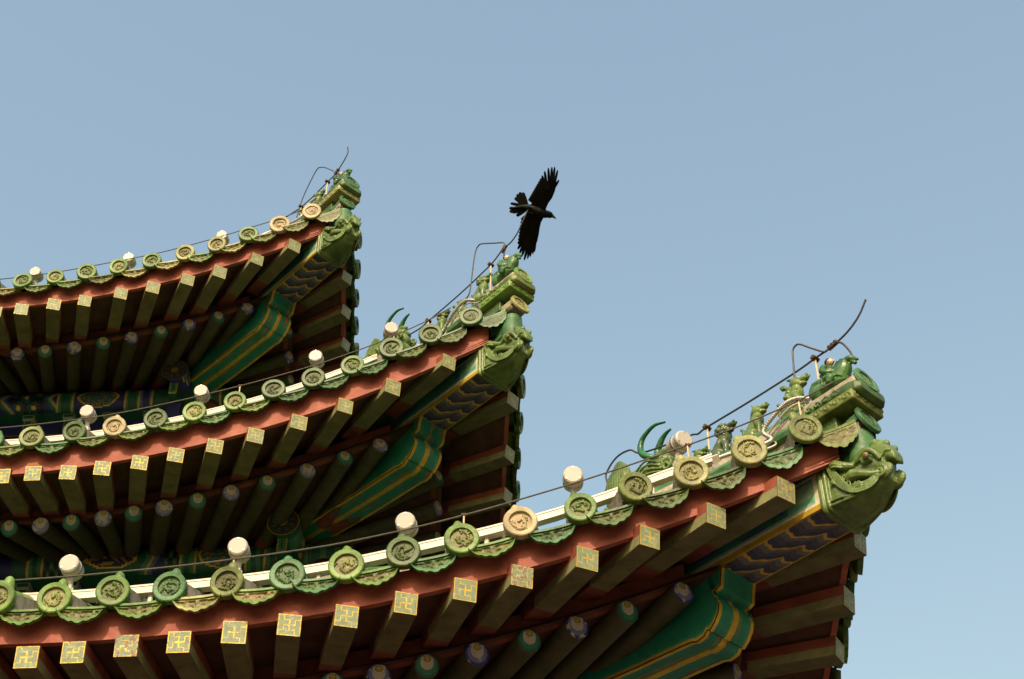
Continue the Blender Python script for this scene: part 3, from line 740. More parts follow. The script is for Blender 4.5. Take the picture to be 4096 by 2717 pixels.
# ------------------------------------------------------------------ hip ridges and their stacked ends
ZT = [(-.20, 1.040), (.10, 1.045), (.4, 1.055), (.8, 1.085), (1.2, 1.14), (1.7, 1.24), (2.5, 1.48), (3.4, 1.84), (4.4, 2.35)]
ztop = lambda d: float(np.interp(d, [a for a, b in ZT], [b for a, b in ZT]))
for k in (1, 2, 3):
    dd, dz = RS[k]; Mr = corner_frame(k, dd, dz); dmax = {1: 4.3, 2: 4., 3: 3.8}[k]
    mb = MB(); ds = np.concatenate([np.linspace(.12, 1.6, 20), np.linspace(1.8, dmax, 8)])
    sec = [(-.095, -.55), (-.095, -.16), (-.118, -.15), (-.122, -.125), (-.115, -.105), (-.082, -.10), (-.074, -.06)] + [(.074 * math.sin(a), -.06 + .066 * math.cos(a)) for a in np.linspace(-1.5, 1.5, 11)] + [(.074, -.06), (.082, -.10), (.115, -.105), (.122, -.125), (.118, -.15), (.095, -.16), (.095, -.55)]
    sec = [(-.100, -.55), (-.100, -.335), (-.112, -.33), (-.116, -.30), (-.100, -.29), (-.088, -.285), (-.088, -.20), (-.118, -.19), (-.125, -.165), (-.115, -.14), (-.088, -.135), (-.080, -.075)]; mm = [1, 0, 0, 0, 1, 1, 0, 0, 0, 1, 1]
    sec = sec + [(.074 * math.sin(a), -.06 + .066 * math.cos(a)) for a in np.linspace(-1.5, 1.5, 11)] + [(-l, z) for l, z in sec[::-1]]; mm = mm + [1] + [0] * 10 + [1] + mm[::-1]
    for i in range(len(ds) - 1):
        for j in range(len(sec) - 1):
            mb.add([(-ds[a], sec[b][0], ztop(ds[a]) + sec[b][1]) for a, b in ((i, j), (i, j + 1), (i + 1, j + 1), (i + 1, j))], [(0, 1, 2, 3)], mat=mm[j])
    mb.add([(-.12, l, ztop(.12) + z) for l, z in sec], [tuple(range(len(sec)))], mat=1)
    part('hip_ridge', mb, [G['jade'], MORTAR], M=Mr)
    def end_tile(d, z, n, L, tilt, zs=0.):                               # round tile closing a ridge course, facing outward along the diagonal
        o = link('ridge_end_tile', tile_mesh(G[n], False), PAV); link('dragon_medallion', REL[n][(k * 2 + int(z * 10)) % 3], o)
        M = corner_frame(k, dd + d, dz + z + zs) @ Matrix.Rotation(rad(90), 4, 'Z') @ Matrix.Rotation(tilt, 4, 'X')
        o.matrix_basis = M @ Matrix.Diagonal((1.04, L, 1.04, 1)); return o
    end_tile(-.235, 1.002, {1: 'jade', 2: 'lime', 3: 'jade'}[k], .62, rad(-15))
    end_tile(-.20, .771, {1: 'jade', 2: 'ivory', 3: 'jade'}[k],   .55, rad(-15), -.03 if k == 2 else 0)
    # mortar bedding of the upper tile, carved belly block, carved course, hollow, lower bedding
    mb = MB(); mb.box((.05, 0, .975), (.165, .088, .030), bev=.012, mat=0); mb.box((.04, 0, .735), (.13, .062, .045), bev=.012, mat=0)
    part('mortar_bedding', mb, [MORTAR], M=Mr)
    bl = MB(); loft(bl, [(.16, .10, .905, .962), (.0, .105, .905, .962), (-.12, .11, .895, .965), (-.18, .115, .875, .965), (-.225, .112, .872, .955), (-.25, .09, .89, .94)], 28, 4)
    for sg in (-1, 1):
        for q in range(5):
            a = np.linspace(0, 7, 18); r = .020 * (1 - a / 8); bl.tube(np.stack([-(.12 - q * .055) + r * np.cos(a), sg * (.108 + 0 * a), .93 + r * np.sin(a)], 1), .0055, 6)
    for q in (-1, 1):
        for c in range(2):
            a = np.linspace(0, 8, 22); r = (.030 - .008 * c) * (1 - a / 9.5); bl.tube(np.stack([.243 - .01 * c + 0 * a, q * (.035 + .045 * c) + r * np.cos(a), .912 + r * np.sin(a) * .9], 1), .006, 6)
    link('carved_block', sculpt(bl, 'carved_block', G['moss'] if k != 2 else G['olive'], .004, 2), PAV, Mr)
    cs = MB(); cs.box((.045, 0, .868), (.165, .118, .032), bev=.006)
    for sg in (-1, 1):
        for q in range(5):
            a = np.linspace(0, 8, 20); r = .021 * (1 - a / 9.5); cs.tube(np.stack([.17 - q * .058 + r * np.cos(a) * 1.25, sg * (.119 + 0 * a), .868 + r * np.sin(a)], 1), .006, 6)
    for q in range(4):
        a = np.linspace(0, 8, 20); r = .021 * (1 - a / 9.5); cs.tube(np.stack([.211 + 0 * a, -.085 + q * .057 + r * np.cos(a) * 1.2, .868 + r * np.sin(a)], 1), .006, 6)
    link('carved_course', sculpt(cs, 'carved_course', G['olive'] if k == 1 else G['ivory'] if k == 3 else G['lime'], .004, 1), PAV, Mr)
    mb = MB(); mb.box((-.06, 0, .79), (.12, .075, .06), bev=.004); part('ridge_core', mb, [G['moss']], M=Mr)
    nk = MB(); nk.lathe([(.07, .50), (.082, .54), (.078, .60), (.07, .66), (.068, .70)], c=(.125, 0, 0), n=28)
    nk.box((.04, 0, .60), (.09, .072, .10), bev=.02); part('glazed_neck', nk, [G['jade']], M=corner_frame(k, (dd + HS[k][0]) / 2, (dz + HS[k][1]) / 2))

# ------------------------------------------------------------------ painted purlins, beams, brackets and walls under each eave
BL = (.020, .028, .15, 0); LB = (.13, .15, .32, 0); GR = (.012, .105, .050, 0); LG = (.07, .23, .115, 0); GO = (.68, .42, .04, .3); BK = (.008, .008, .008, 0)
def purlin_color(k, x, v):                                        # x along the purlin, v -1..1 up its visible side
    if k == 3:
        for gx in (-2.62, -2.484, -2.006, -1.881, -1.765):
            if abs(x - gx + .012 * (v * v)) < .009: return GO
        if -2.47 < x < -2.02:
            a = (x + 2.255) / .20; b = v / .82 + .12; e = abs(a) ** 1.7 + abs(b) ** 1.8 + .10 * abs(math.sin(6.2 * a))
            if e < .82:
                q = math.sin(a * 19 + 3 * math.sin(b * 6)) * math.sin(b * 11 + 2 * math.cos(a * 8))
                return (.42, .22, .06, .3) if q > .45 else (LB if q < -.6 else GR)
            return GO if e < .98 else BL
        if x < -2.62:
            if x < -3.5: return GR if (x * 3) % 1 < .5 else BL
            zz = .05 * abs(v + .1)
            for c in (-3.14, -2.70):
                s = x - c - zz * 2.2
                if abs(s) < .010: return GO
                if -.06 < s < 0: return LG if s > -.03 else GR
                if 0 < s < .06: return LB if s < .03 else BL
            for cx, cv in ((-2.91, .1), (-2.98, -.7), (-2.84, -.75), (-3.03, .55), (-2.8, .5)):
                d = math.hypot((x - cx) / .055, (v - cv) / .48)
                if d < .38: return GO
                if d < 1: return GR if int(math.atan2(v - cv, (x - cx) * 8) * 1.3) % 2 else (.02, .03, .06, 0)
            return BK if -3.1 < x < -2.75 else BL
        if x < -2.484: q = (x + 2.62) / .136
        elif x < -1.881: q = (x + 2.006) / .125
        elif x < -1.765: return LB if abs(x + 1.823) > .03 else BL
        else: return GR
        return LG if abs(q - .5) > .3 else GR
    for gx in (-3.57, -3.46, -2.42, -2.31, -1.93, -1.79):
        if abs(x - gx + .010 * v * v) < .009: return GO
    if -3.16 < x < -2.74:
        a = (x + 2.95) / .21; b = v / .75; e = max(abs(a), abs(b), (abs(a) + abs(b)) * .72)
        if e < .82:
            q = math.sin(a * 13 + 2.5 * math.sin(b * 5 + a * 4)) * math.cos(b * 5 + a * 3)
            return (.42, .25, .045, .4) if q > .2 else (.02, .02, .06, 0)
        return GO if e < .96 else GR
    if -2.74 < x < -2.55:
        s = x + 2.66 + .07 * (abs(v + .1) - .5)
        return GO if abs(s) < .009 else (LG if -.05 < s < 0 else GR if s < 0 else LB if s < .045 else BL)
    if -2.55 < x < -2.42 or -3.46 < x < -3.2:
        q = math.sin(x * 95) * math.sin(v * 6 + 1)
        return GO if q > .93 else (LG if .45 < q < .62 else GR if q > 0 else BK)
    if -2.31 < x < -1.93:
        a = (x + 2.12) / .16; b = v / .8; d = math.hypot(a, b)
        if d < .95:
            q = math.sin(a * 9 + 3 * math.sin(b * 6)) * math.sin(b * 9 + 2)
            return (.42, .22, .05, .35) if q > .4 else LB if q < -.6 else GR
        return GO if d < 1.08 else GR
    if x > -1.93 or x < -3.46 and x > -3.57 or -2.42 < x < -2.31: return LG if (x * 14) % 1 < .45 else GR
    return BL if (x * 2.3) % 1 < .5 else GR
PU = {1: (1.55, -.03, 1.10), 2: (1.60, .09, 1.13), 3: (1.50, -.065, 1.08)}   # distance in, height, where the crossing ends stop
PRD = .118
def flower_color(k):
    def c(q, a):                                                  # q radius 0..1, a angle
        if q < .24: return (.40, .24, .04, .3)
        if q < .30: return BK
        if q > .93: return GO if k == 2 else (.30, .19, .03, .4)
        for i in range(8):
            p = i * math.pi / 4; d = math.hypot(q * math.cos(a) - .62 * math.cos(p), q * math.sin(a) - .62 * math.sin(p))
            if d < .20: return (.02, .06, .05, 0) if i % 2 else (.03, .03, .10, 0)
            if d < .235: return (.14, .11, .03, 0)
        return (.06, .035, .02, 0)
    return c
for k in (1, 2, 3):
    U, zc, ye = PU[k]
    for side in (0, 1):
        mb = MB(); na = 36
        x0 = ye; xs = np.concatenate([np.linspace(x0, 3.75, 800 if side == 0 and k > 1 else 40), np.linspace(3.9, 2 * LEN[k] - 1.2, 10)])
        aa = np.linspace(-math.pi * .62, math.pi * .62, na + 1)   # about the outward direction
        def pc(i, j):
            x = -(xs[i] + xs[min(i + 1, len(xs) - 1)]) / 2; v = (aa[j] + .5 * (aa[1] - aa[0])) / 1.1
            if side == 1 or k == 1: x = -2.4 + (x % .6)
            if x > -1.45: return (GR if (x * 9) % 1 < .6 else LG) if x < -1.16 else GO if x < -1.14 else GR
            return purlin_color(2 if k == 1 else k, x, max(-1, min(1, v)))
        G_ = []
        for x in xs:
            r_ = []
            for a in aa:
                u = U - PRD * math.cos(a); z = zc + PRD * math.sin(a)
                r_.append(W(k, (-x, u, z) if side == 0 else (-u, x, z)))
            G_.append(r_)
        mb.grid(np.array(G_), pc, flip=side == 1)
        o = part('painted_purlin', mb, [PAINT])
        me = MB(); fc = flower_color(k); qs = np.linspace(0, PRD, 22); an = np.arange(56) * 2 * math.pi / 56
        E_ = np.array([[W(k, (-x0 + .001, U + q * math.cos(a), zc + q * math.sin(a)) if side == 0 else (-U + q * math.cos(a), x0 - .001, zc + q * math.sin(a))) for a in an] for q in qs])
        me.grid(E_, lambda i, j: fc(qs[i] / PRD, an[j]), cv=True, flip=side == 0); link('flower_end', me.mesh('flower_end', [PAINT]), o)
        # flat board carried under the crossing purlin, its end painted as a green panel
        mb = MB(); cx = 2.0
        def bx(xa, xb, u0, u1, z0, z1, col):
            c = np.array([(a, b, c_) for a in (xa, xb) for b in (u0, u1) for c_ in (z0, z1)])
            V = W(k, np.array([(-p[0], p[1], p[2]) if side == 0 else (-p[1], p[0], p[2]) for p in c]))
            F = [(0, 1, 3, 2), (4, 6, 7, 5), (0, 4, 5, 1), (2, 3, 7, 6), (0, 2, 6, 4), (1, 5, 7, 3)]
            mb.add(V, F, col)
        bx(ye + .05, 3.9, U - .035, U + .035, zc - .235, zc - .095, GR)
        bx(ye + .046, ye + .05, U - .036, U + .036, zc - .235, zc - .095, GO); bx(ye + .043, ye + .046, U - .028, U + .028, zc - .225, zc - .105, LG); bx(ye + .040, ye + .043, U - .008, U + .008, zc - .205, zc - .125, GR)
        bx(ye + .16, 2 * LEN[k] - 1.4, U - .06, U + .06, zc - .40, zc - .25, BL); bx(ye + .17, 2 * LEN[k] - 1.4, U - .063, U - .05, zc - .40, zc - .388, (.30, .19, .03, .4))
        part('blue_beam', mb, [PAINT])
        for i, x in enumerate(np.arange(1.75, 4.3, .36)):          # small bracket blocks, green faces edged in white
            mb = MB()
            for (w_, h0, h1, pr) in ((.035, -.40, -.28, .13), (.05, -.28, -.235, .15), (.03, -.52, -.41, .11)):
                bx(x - w_, x + w_, U - pr - .004, U, zc + h0, zc + h1, (.38, .40, .26, 0))
                bx(x - w_ + .008, x + w_ - .008, U - pr - .007, U - pr, zc + h0 + .008, zc + h1 - .008, GR)
            part('bracket', mb, [PAINT])
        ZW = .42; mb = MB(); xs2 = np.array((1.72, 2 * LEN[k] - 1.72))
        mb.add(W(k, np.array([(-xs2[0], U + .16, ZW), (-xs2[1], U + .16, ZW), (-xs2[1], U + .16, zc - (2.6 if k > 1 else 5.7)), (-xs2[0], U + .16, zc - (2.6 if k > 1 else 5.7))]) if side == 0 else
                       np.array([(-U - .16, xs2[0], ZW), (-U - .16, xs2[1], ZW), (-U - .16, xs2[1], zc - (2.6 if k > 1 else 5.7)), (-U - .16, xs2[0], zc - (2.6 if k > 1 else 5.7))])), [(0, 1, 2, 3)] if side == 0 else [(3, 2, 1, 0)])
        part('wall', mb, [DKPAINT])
    # corner post below the crossing purlins
    mb = MB(); mb.lathe([(.15, -2.4 if k > 1 else -5.8), (.15, .05)], c=(0, 0, 0), n=24)
    M = Matrix.Translation(Vector(W(k, (-U - .03, U + .03, zc)))); part('corner_post', mb, [RED2], M=M)
    mb = MB(); mb.lathe([(.10, -.02), (.105, 0), (.10, .02), (.0005, .02)], axis='y', n=32); c0 = flower_color(k)
    M = frame(k, 0, (-U + .30, ye + .16, zc - .33)); part('faded_beam_end', mb, [BOARD], M=M)

# ------------------------------------------------------------------ white trunking, spotlights
rail_t = {1: np.linspace(4.9, .60, 40), 2: np.linspace(4.5, .84, 34)}
RAILV = {1: ([4.9, 3.9, 3.3, 2.5, 2.0, 1.4, .85, .6], [.11, .10, .118, .115, .128, .128, .155, .157]), 2: ([4.5, 3.0, 2.5, 1.65, 1.1, .84], [.095, .10, .10, .112, .135, .155])}
def rv(k, t): a, b = RAILV[k]; return float(np.interp(t, a[::-1], b[::-1])) + (.083 if k == 1 else .10)
for k in (1, 2):
    M0 = frame(k, 0, P_(k, 0, 2., .17, .1)); r = root('cable_trunking', {1: 'white square trunking along the lowest eave behind its tile ends', 2: 'white square trunking along the middle eave behind its tile ends'}[k], 'trunking', M0, 'white trunking along the eaves')
    inv = np.array(M0.inverted()); tr = lambda P3: np.asarray(P3) @ inv[:3, :3].T + inv[:3, 3]
    mb = MB(); hh, hw = .0215, .022
    mb.grid(np.array([[tr(WP(k, 0, t, .29 + a, rv(k, t) + b)) for a, b in ((-hw, -hh), (-hw, hh), (hw, hh), (hw, -hh))] for t in rail_t[k]]), cv=True, flip=True)
    for t in (rail_t[k][0], rail_t[k][-1]):
        mb.add([tr(WP(k, 0, t, .29 + a, rv(k, t) + b)) for a, b in ((-hw, -hh), (-hw, hh), (hw, hh), (hw, -hh))], [(0, 1, 2, 3)])
    link('channel', mb.mesh('channel', [RAILM], 30), r)
    mb = MB(); mb.grid(np.array([[tr(WP(k, 0, t, .29 + a, rv(k, t) + b)) for a, b in ((-hw - .003, hh - .006), (-hw - .003, hh + .004), (hw + .003, hh + .004), (hw + .003, hh - .006))] for t in rail_t[k]]), cv=True, flip=True)
    link('lid', mb.mesh('lid', [RAILM], 30), r)
    for t in np.arange(.9, 4.6, .81):
        mb = MB(); mb.tube([tr(WP(k, 0, t, .30, .02)), tr(WP(k, 0, t, .30, rv(k, t) - hh))], .013, 10); link('support', mb.mesh('support', [RAILM]), r)
    mb = MB(); t = rail_t[k][-1]; a, b = tr(WP(k, 0, t + .03, .29, rv(k, t))), tr(WP(k, 0, t - .035, .29, rv(k, t)))
    mb.tube([a, b], .026, 4); link('end_cap', mb.mesh('end_cap', [RAILM]), r)
def lamp_mesh():
    h = MB(); h.lathe([(.040, .008), (.0455, .012), (.0455, .040), (.0475, .042), (.0475, .088), (.044, .094), (.0005, .094)], axis='y', n=36)
    f = MB(); f.lathe([(.0005, -.004), (.038, -.004), (.0445, .0), (.0465, .006), (.0465, .013), (.044, .013)], axis='y', n=36)
    sl = MB()
    for i in range(26):
        a = i * 2 * math.pi / 26; R = np.array([[math.cos(a), 0, -math.sin(a)], [0, 1, 0], [math.sin(a), 0, math.cos(a)]])
        sl.box(R @ np.array((0, .050, .0474)), (.0028, .005, .0012), R)
    sl.lathe([(.0468, .0132), (.0471, .0145), (.0468, .0160)], axis='y', n=36)
    scw = MB()
    for a in (90, 215, 325): scw.lathe([(.0004, -.0062), (.0042, -.006), (.0044, -.003)], c=(.036 * math.cos(rad(a)), 0, .036 * math.sin(rad(a))), axis='y', n=10)
    b = MB(); b.tube([(0, .055, -.034), (0, .06, -.085)], [.016, .014], 14); b.box((0, .06, -.105), (.016, .016, .026), bev=.004); b.tube([(-.022, .06, -.108), (.022, .06, -.108)], .012, 12)
    b.box((0, .05, -.137), (.024, .03, .008), bev=.003); b.box((0, .05, -.150), (.012, .012, .012))
    return h.mesh('housing', [WHITE]), f.mesh('face_plate', [WHITE], 25), sl.mesh('vent_slots', [DARKP]), scw.mesh('screws', [STEEL]), b.mesh('bracket', [WHITE])
LM = lamp_mesh()
LAMPS = {1: [(3.721, .297, 0, 'white spotlight farthest left on the lowest eave'), (2.906, .318, .05, 'white spotlight second from the left on the lowest eave'),
             (2.097, .303, -.05, 'white spotlight on the lowest eave, midway along, against the dark soffit above'), (1.281, .332, .02, 'white spotlight on the lowest eave right of the middle roof edge, before the ridge dragon'),
             (.731, .330, .50, 'white spotlight turned slightly sideways beside the green horned ridge dragon')],
         2: [(2.864, .329, 0, 'white spotlight farthest left on the middle eave'), (2.067, .333, .04, 'white spotlight second from the left on the middle eave'),
             (1.27, .373, 0, 'white spotlight third from the left on the middle eave, before the top eave corner'), (.733, .387, .25, 'white spotlight on the middle eave beside two curved green horns')],
         3: [(2.589, .277, 0, 'small white spotlight farthest left on the top eave'), (1.781, .288, .03, 'small white spotlight in the middle of the top eave'),
             (.977, .29, 0, 'small white spotlight nearest the corner of the top eave, half behind a tile end')]}
lamp0 = None
for k in (1, 2, 3):
    for t, v, yaw, lab in LAMPS[k]:
        X_ = ((328 - 214 * t) if k == 1 else (-12 - 150 * t) if k == 2 else (-183 - 118 * t)) / 1631; t = t + .08 * (.055 - .85 * X_)
        vr = rv(k, t) if k < 3 else .15
        M = frame(k, 0, P_(k, 0, t, .235, v + (.058 if k == 1 else .07 if k == 2 else .078)), tilt=rad(8) + rng.normal() * .03, yaw=yaw)
        M = M @ Matrix.Scale(1.07, 4)
        r = root('spotlight', lab, 'spotlight', M, 'white spotlights along the eaves')
        for me in LM:
            o = link(me.name, me, r)
        gap = v + .06 - vr - .165
        if gap > .002 or k == 3:
            mb = MB(); mb.tube([(0, .055, -.15), (0, .06, -.15 - max(.02, gap + (.06 if k == 3 else 0)))], .012, 10); link('stem', mb.mesh('stem', [WHITE]), r)

# ------------------------------------------------------------------ wires, rods, conduits
WV = {1: ([5.1, 3.993, 3.426, 2.855, 2.415, 1.96, 1.501, .915, .481, .191, .0], [.145, .148, .172, .18, .176, .186, .203, .218, .22, .233, .26]),
      2: ([4.6, 3.405, 3.032, 2.659, 2.289, 1.919, 1.532, 1.2, .82, .456, .30], [.168, .171, .18, .183, .193, .200, .197, .187, .192, .218, .25]),
      3: ([4.0, 2.825, 2.29, 1.904, 1.441, .981, .647, .384, .25], [.12, .122, .142, .157, .153, .16, .161, .152, .17])}
wl = {1: 'grey wire strung above the tile ends of the lowest eave', 2: 'grey wire strung above the tile ends of the middle eave', 3: 'grey wire strung above the tile ends of the top eave'}
def rel_root(name, label, cat, base, group=None):
    M = Matrix.Translation(Vector(base)); r = root(name, label, cat, M, group); return r, (lambda P3: np.asarray(P3, float) - np.asarray(base))
for k in (1, 2, 3):
    a, b = WV[k]; r, tr = rel_root('eave_wire', wl[k], 'wire', WP(k, 0, 2., .08, .1), 'wires along the eaves')
    ts = np.linspace(a[0], a[-1], 70); P3 = [tr(WP(k, 0, t, .08, float(np.interp(t, a[::-1], b[::-1])))) for t in ts]
    mb = MB(); mb.tube(P3, .0041, 8); link('cable', mb.mesh('cable', [WIRE]), r)
    for t in [x for x in DT[k] if x < 4][::-1][2::4] + ([DT[k][-1]] if k == 1 else []):
        wv = float(np.interp(t, a[::-1], b[::-1])); t2 = t
        mb = MB(); mb.tube([tr(WP(k, 0, t2, .08, .06)), tr(WP(k, 0, t2, .08, wv))], .0045, 8); link('post', mb.mesh('post', [ROD]), r)
        c = tr(WP(k, 0, t2, .08, wv)); mb = MB(); mb.box(c, (.013, .007, .006), bev=.002); mb.box(c + (0.007, 0, .005), (.004, .004, .005)); mb.box(c + (-.007, 0, .005), (.004, .004, .005)); link('clip', mb.mesh('clip', [RUST]), r)
HW = {1: [(3.2, 1.72), (2.3, 1.50), (1.62, 1.37), (1.558, 1.50), (1.471, 1.564), (1.365, 1.552), (1.288, 1.483), (1.109, 1.424), (.912, 1.374), (.86, 1.351), (.794, 1.356), (.488, 1.339), (.183, 1.331), (.042, 1.337), (-.056, 1.34), (-.167, 1.365), (-.253, 1.417), (-.315, 1.492)],
      2: [(3.0, 1.95), (1.9, 1.75), (1.30, 1.60), (.9, 1.50), (.76, 1.500), (.55, 1.505), (.336, 1.519), (.174, 1.539), (.022, 1.565), (-.092, 1.62), (-.17, 1.56 + .06), (-.243, 1.66), (-.30, 1.735), (-.364, 1.819)],
      3: [(3.0, 1.9), (1.6, 1.50), (.95, 1.33), (.779, 1.315), (.586, 1.262), (.404, 1.249), (.169, 1.265), (.053, 1.273), (-.033, 1.328), (-.11, 1.413), (-.099, 1.512)]}
LOOP = {1: [(.23, 1.06), (.191, 1.153), (.179, 1.287), (.169, 1.415), (.162, 1.468), (.143, 1.486), (.114, 1.478), (.045, 1.40), (-.024, 1.327), (-.05, 1.325)],
        2: [(.34, 1.25), (.331, 1.364), (.27, 1.418), (.246, 1.569), (.224, 1.75), (.205, 1.83), (.18, 1.857), (.14, 1.85), (.0, 1.745), (-.105, 1.665), (-.125, 1.62), (-.115, 1.59)],
        3: [(.60, 1.10), (.562, 1.263), (.509, 1.393), (.40, 1.545), (.366, 1.58), (.33, 1.592), (.305, 1.577), (.224, 1.506), (.09, 1.345), (.063, 1.309), (.05, 1.275)]}
RODS = {1: [(.795, 1.352, 1.06), (.045, 1.335, 1.03)], 2: [(.76, 1.5, 1.25), (.045, 1.555, 1.20)], 3: [(.56, 1.262, 1.0), (.165, 1.265, .98)]}
CL = {1: (-.075, 1.345), 2: (-.10, 1.61), 3: (.03, 1.285)}
TAIL = {1: [(-.10, 1.345), (-.13, 1.32), (-.165, 1.24), (-.175, 1.19)], 2: [(-.115, 1.60), (-.10, 1.545), (-.13, 1.50), (-.16, 1.47)], 3: [(.02, 1.27), (.0, 1.22), (-.03, 1.19), (-.06, 1.14)]}
ll = {1: 'lightning rod over the lowest corner ridge, its tip curving up into the sky', 2: 'lightning rod over the middle corner ridge, its tip crossing the crow', 3: 'lightning rod with a bent upright tip over the topmost corner ridge'}
for k in (1, 2, 3):
    r, tr = rel_root('lightning_rod', ll[k], 'lightning rod', CF(k, .3, 0, 1.1), 'lightning rods over the corner ridges')
    P3 = smooth_path([tr(CF(k, d, 0, z)) for d, z in HW[k]], 6); mb = MB(); mb.tube(P3, .0054, 8); link('conductor', mb.mesh('conductor', [WIRE2]), r)
    P3 = smooth_path([tr(CF(k, d, -.012, z)) for d, z in LOOP[k]], 6); mb = MB(); mb.tube(P3, .0052, 8); link('loop', mb.mesh('loop', [WIRE]), r)
    P3 = smooth_path([tr(CF(k, d, 0, z)) for d, z in TAIL[k]], 6); mb = MB(); mb.tube(P3, .0055, 8); link('tail_wire', mb.mesh('tail_wire', [WIRE2]), r)
    R3 = np.array(corner_frame(k).to_3x3())
    for d, z1, z0 in RODS[k]:
        mb = MB(); mb.tube([tr(CF(k, d, 0, z0)), tr(CF(k, d, 0, z1))], .0058, 8); link('support_rod', mb.mesh('support_rod', [ROD]), r)
        mb = MB(); c = tr(CF(k, d, 0, z1)); mb.box(c, (.014, .024, .008), R3, bev=.003)
        for y in (-.018, .018): mb.tube([c + R3 @ (0, y, -.012), c + R3 @ (0, y, .014)], .006, 6)
        link('clamp', mb.mesh('clamp', [RUST]), r)
    d, z = CL[k]; c = tr(CF(k, d, 0, z)); ca_ = np.array(Matrix.Rotation(rad(-12 if k == 1 else -40), 3, 'Y')); mb = MB(); RR = R3 @ ca_
    mb.box(c, (.032, .011, .011), RR, bev=.003)
    for x in (-.02, .0, .02): mb.tube([c + RR @ (x, -.016, .004), c + RR @ (x, .016, .004)], .0045, 6); mb.tube([c + RR @ (x, 0, -.017), c + RR @ (x, 0, .015)], .0042, 6)
    link('joint_clamp', mb.mesh('joint_clamp', [RUST]), r)
FLX = {1: [WP(1, 0, .60, .29, .24), WP(1, 0, .50, .30, .245), WP(1, 0, .42, .31, .24), WP(1, 0, .30, .31, .24), CF(1, .33, -.135, .95), CF(1, .254, -.13, 1.012), CF(1, .181, -.12, 1.05), CF(1, .122, -.10, 1.055), CF(1, .06, -.085, 1.02)],
       2: [WP(2, 0, .84, .29, .255), WP(2, 0, .74, .30, .26), WP(2, 0, .60, .32, .25), WP(2, 0, .45, .32, .27), CF(2, .42, -.135, 1.05), CF(2, .28, -.14, 1.15), CF(2, .18, -.13, 1.19), CF(2, .10, -.10, 1.16)],
       3: [WP(3, 0, .62, .17, .12), WP(3, 0, .52, .18, .15), WP(3, 0, .40, .20, .19), CF(3, .34, -.12, .86), CF(3, .24, -.12, .93), CF(3, .14, -.11, .95)]}
fl = {1: 'ribbed silver conduit climbing from the trunking onto the lowest corner ridge', 2: 'ribbed silver conduit climbing onto the middle corner ridge', 3: 'pale conduit climbing onto the topmost corner ridge'}
for k in (1, 2, 3):
    P3 = smooth_path(FLX[k], 40); base = P3[0]; mb = MB(); i = np.arange(len(P3)); mb.tube(P3 - base, .0115 + .0007 * np.sin(i * 1.25), 10)
    P4 = smooth_path([p + np.array((.02, .0, -.028)) for p in FLX[k][2:]], 10); mb.tube(P4 - base, .006, 8)
    o = link('flexible_conduit', mb.mesh('flexible_conduit', [FLEX, ], 60), None, Matrix.Translation(Vector(base))); tag(o, fl[k], 'conduit', 'conduits up to the corner ridges')

# ------------------------------------------------------------------ ridge figures (x outward, z up, sizes in metres)
def beast(kind, seed):
    r = np.random.default_rng(seed); m = MB()
    m.box((0, 0, .004), (.055, .035, .010), bev=.004)
    m.ell((-.026, 0, .045), (.042, .036, .044)); m.ell((-.030, .024, .035), (.034, .016, .034)); m.ell((-.030, -.024, .035), (.034, .016, .034))
    m.tube(smooth_path([(-.03, 0, .05), (-.005, 0, .085), (.012, 0, .115), (.016, 0, .14)]), np.linspace(.038, .026, 25), 12)
    for sg in (-1, 1):
        m.tube(smooth_path([(.012, sg * .018, .10), (.030, sg * .020, .06), (.028, sg * .021, .025), (.034, sg * .021, .012)]), np.linspace(.017, .012, 25), 10)
        m.ell((.040, sg * .021, .012), (.016, .012, .009)); m.ell((.0, sg * .028, .014), (.022, .012, .010))
    m.ell((.020, 0, .160), (.034, .029, .031)); m.ell((.056, 0, .166), (.027, .018, .014)); m.ell((.048, 0, .143), (.022, .015, .008))
    for sg in (-1, 1): m.ell((.040, sg * .018, .170), (.010, .007, .008)); m.ell((.078, sg * .008, .174), (.008, .006, .007))
    if kind == 'lion':
        for i in range(34):
            a, b = r.random() * 6.28, r.random() * 2.2; v = np.array((-.25 + math.cos(a) * math.sin(b) * .6, math.sin(a) * math.sin(b), math.cos(b) * .9 - .1)); v /= np.linalg.norm(v)
            if v[0] < .55: m.ell(np.array((.012, 0, .152)) + v * .034, .0105)
    elif kind == 'horse':
        for i in range(9): m.ell((-.012 - .002 * i, 0, .175 - .010 * i), (.012, .007, .009))
        for sg in (-1, 1): m.tube([(.012, sg * .016, .178), (.004, sg * .02, .200)], [.009, .003], 8)
    else:
        for i in range(12): m.ell((-.02 + .004 * r.normal(), .02 * r.normal(), .15 - .008 * i), (.013, .010, .010))
        for sg in (-1, 1): m.tube([(.008, sg * .014, .182), (-.016, sg * .015, .196)], [.009, .004], 8)
        for i in range(12): m.ell((-.012 + .012 * r.normal(), .026 * (-1) ** i, .158 + .018 * r.normal()), (.011, .009, .010))
    m.tube(smooth_path([(-.062, 0, .03), (-.082, 0, .06), (-.074, 0, .095), (-.088, 0, .12)]), np.linspace(.012, .008, 25), 8)
    for i in range(8): m.ell((.004 + .007 * i * .5, (-1) ** i * .022, .07 + .007 * i), (.008, .006, .005))
    return m
BEAST = {n: sculpt(beast(n, 3 + i), 'ridge_beast', mt, .003, 2) for i, (n, mt) in enumerate((('lion', FIGO), ('horse', FIGO), ('drake', FIGO)))}
BEAST['lion2'] = sculpt(beast('lion', 9), 'ridge_beast', HEADG, .003, 2); BEAST['dark'] = sculpt(beast('lion', 12), 'ridge_beast', glaze('dark_lion_glaze', (.06, .09, .035), (.1, .1, .04), rough=.22), .003, 2)
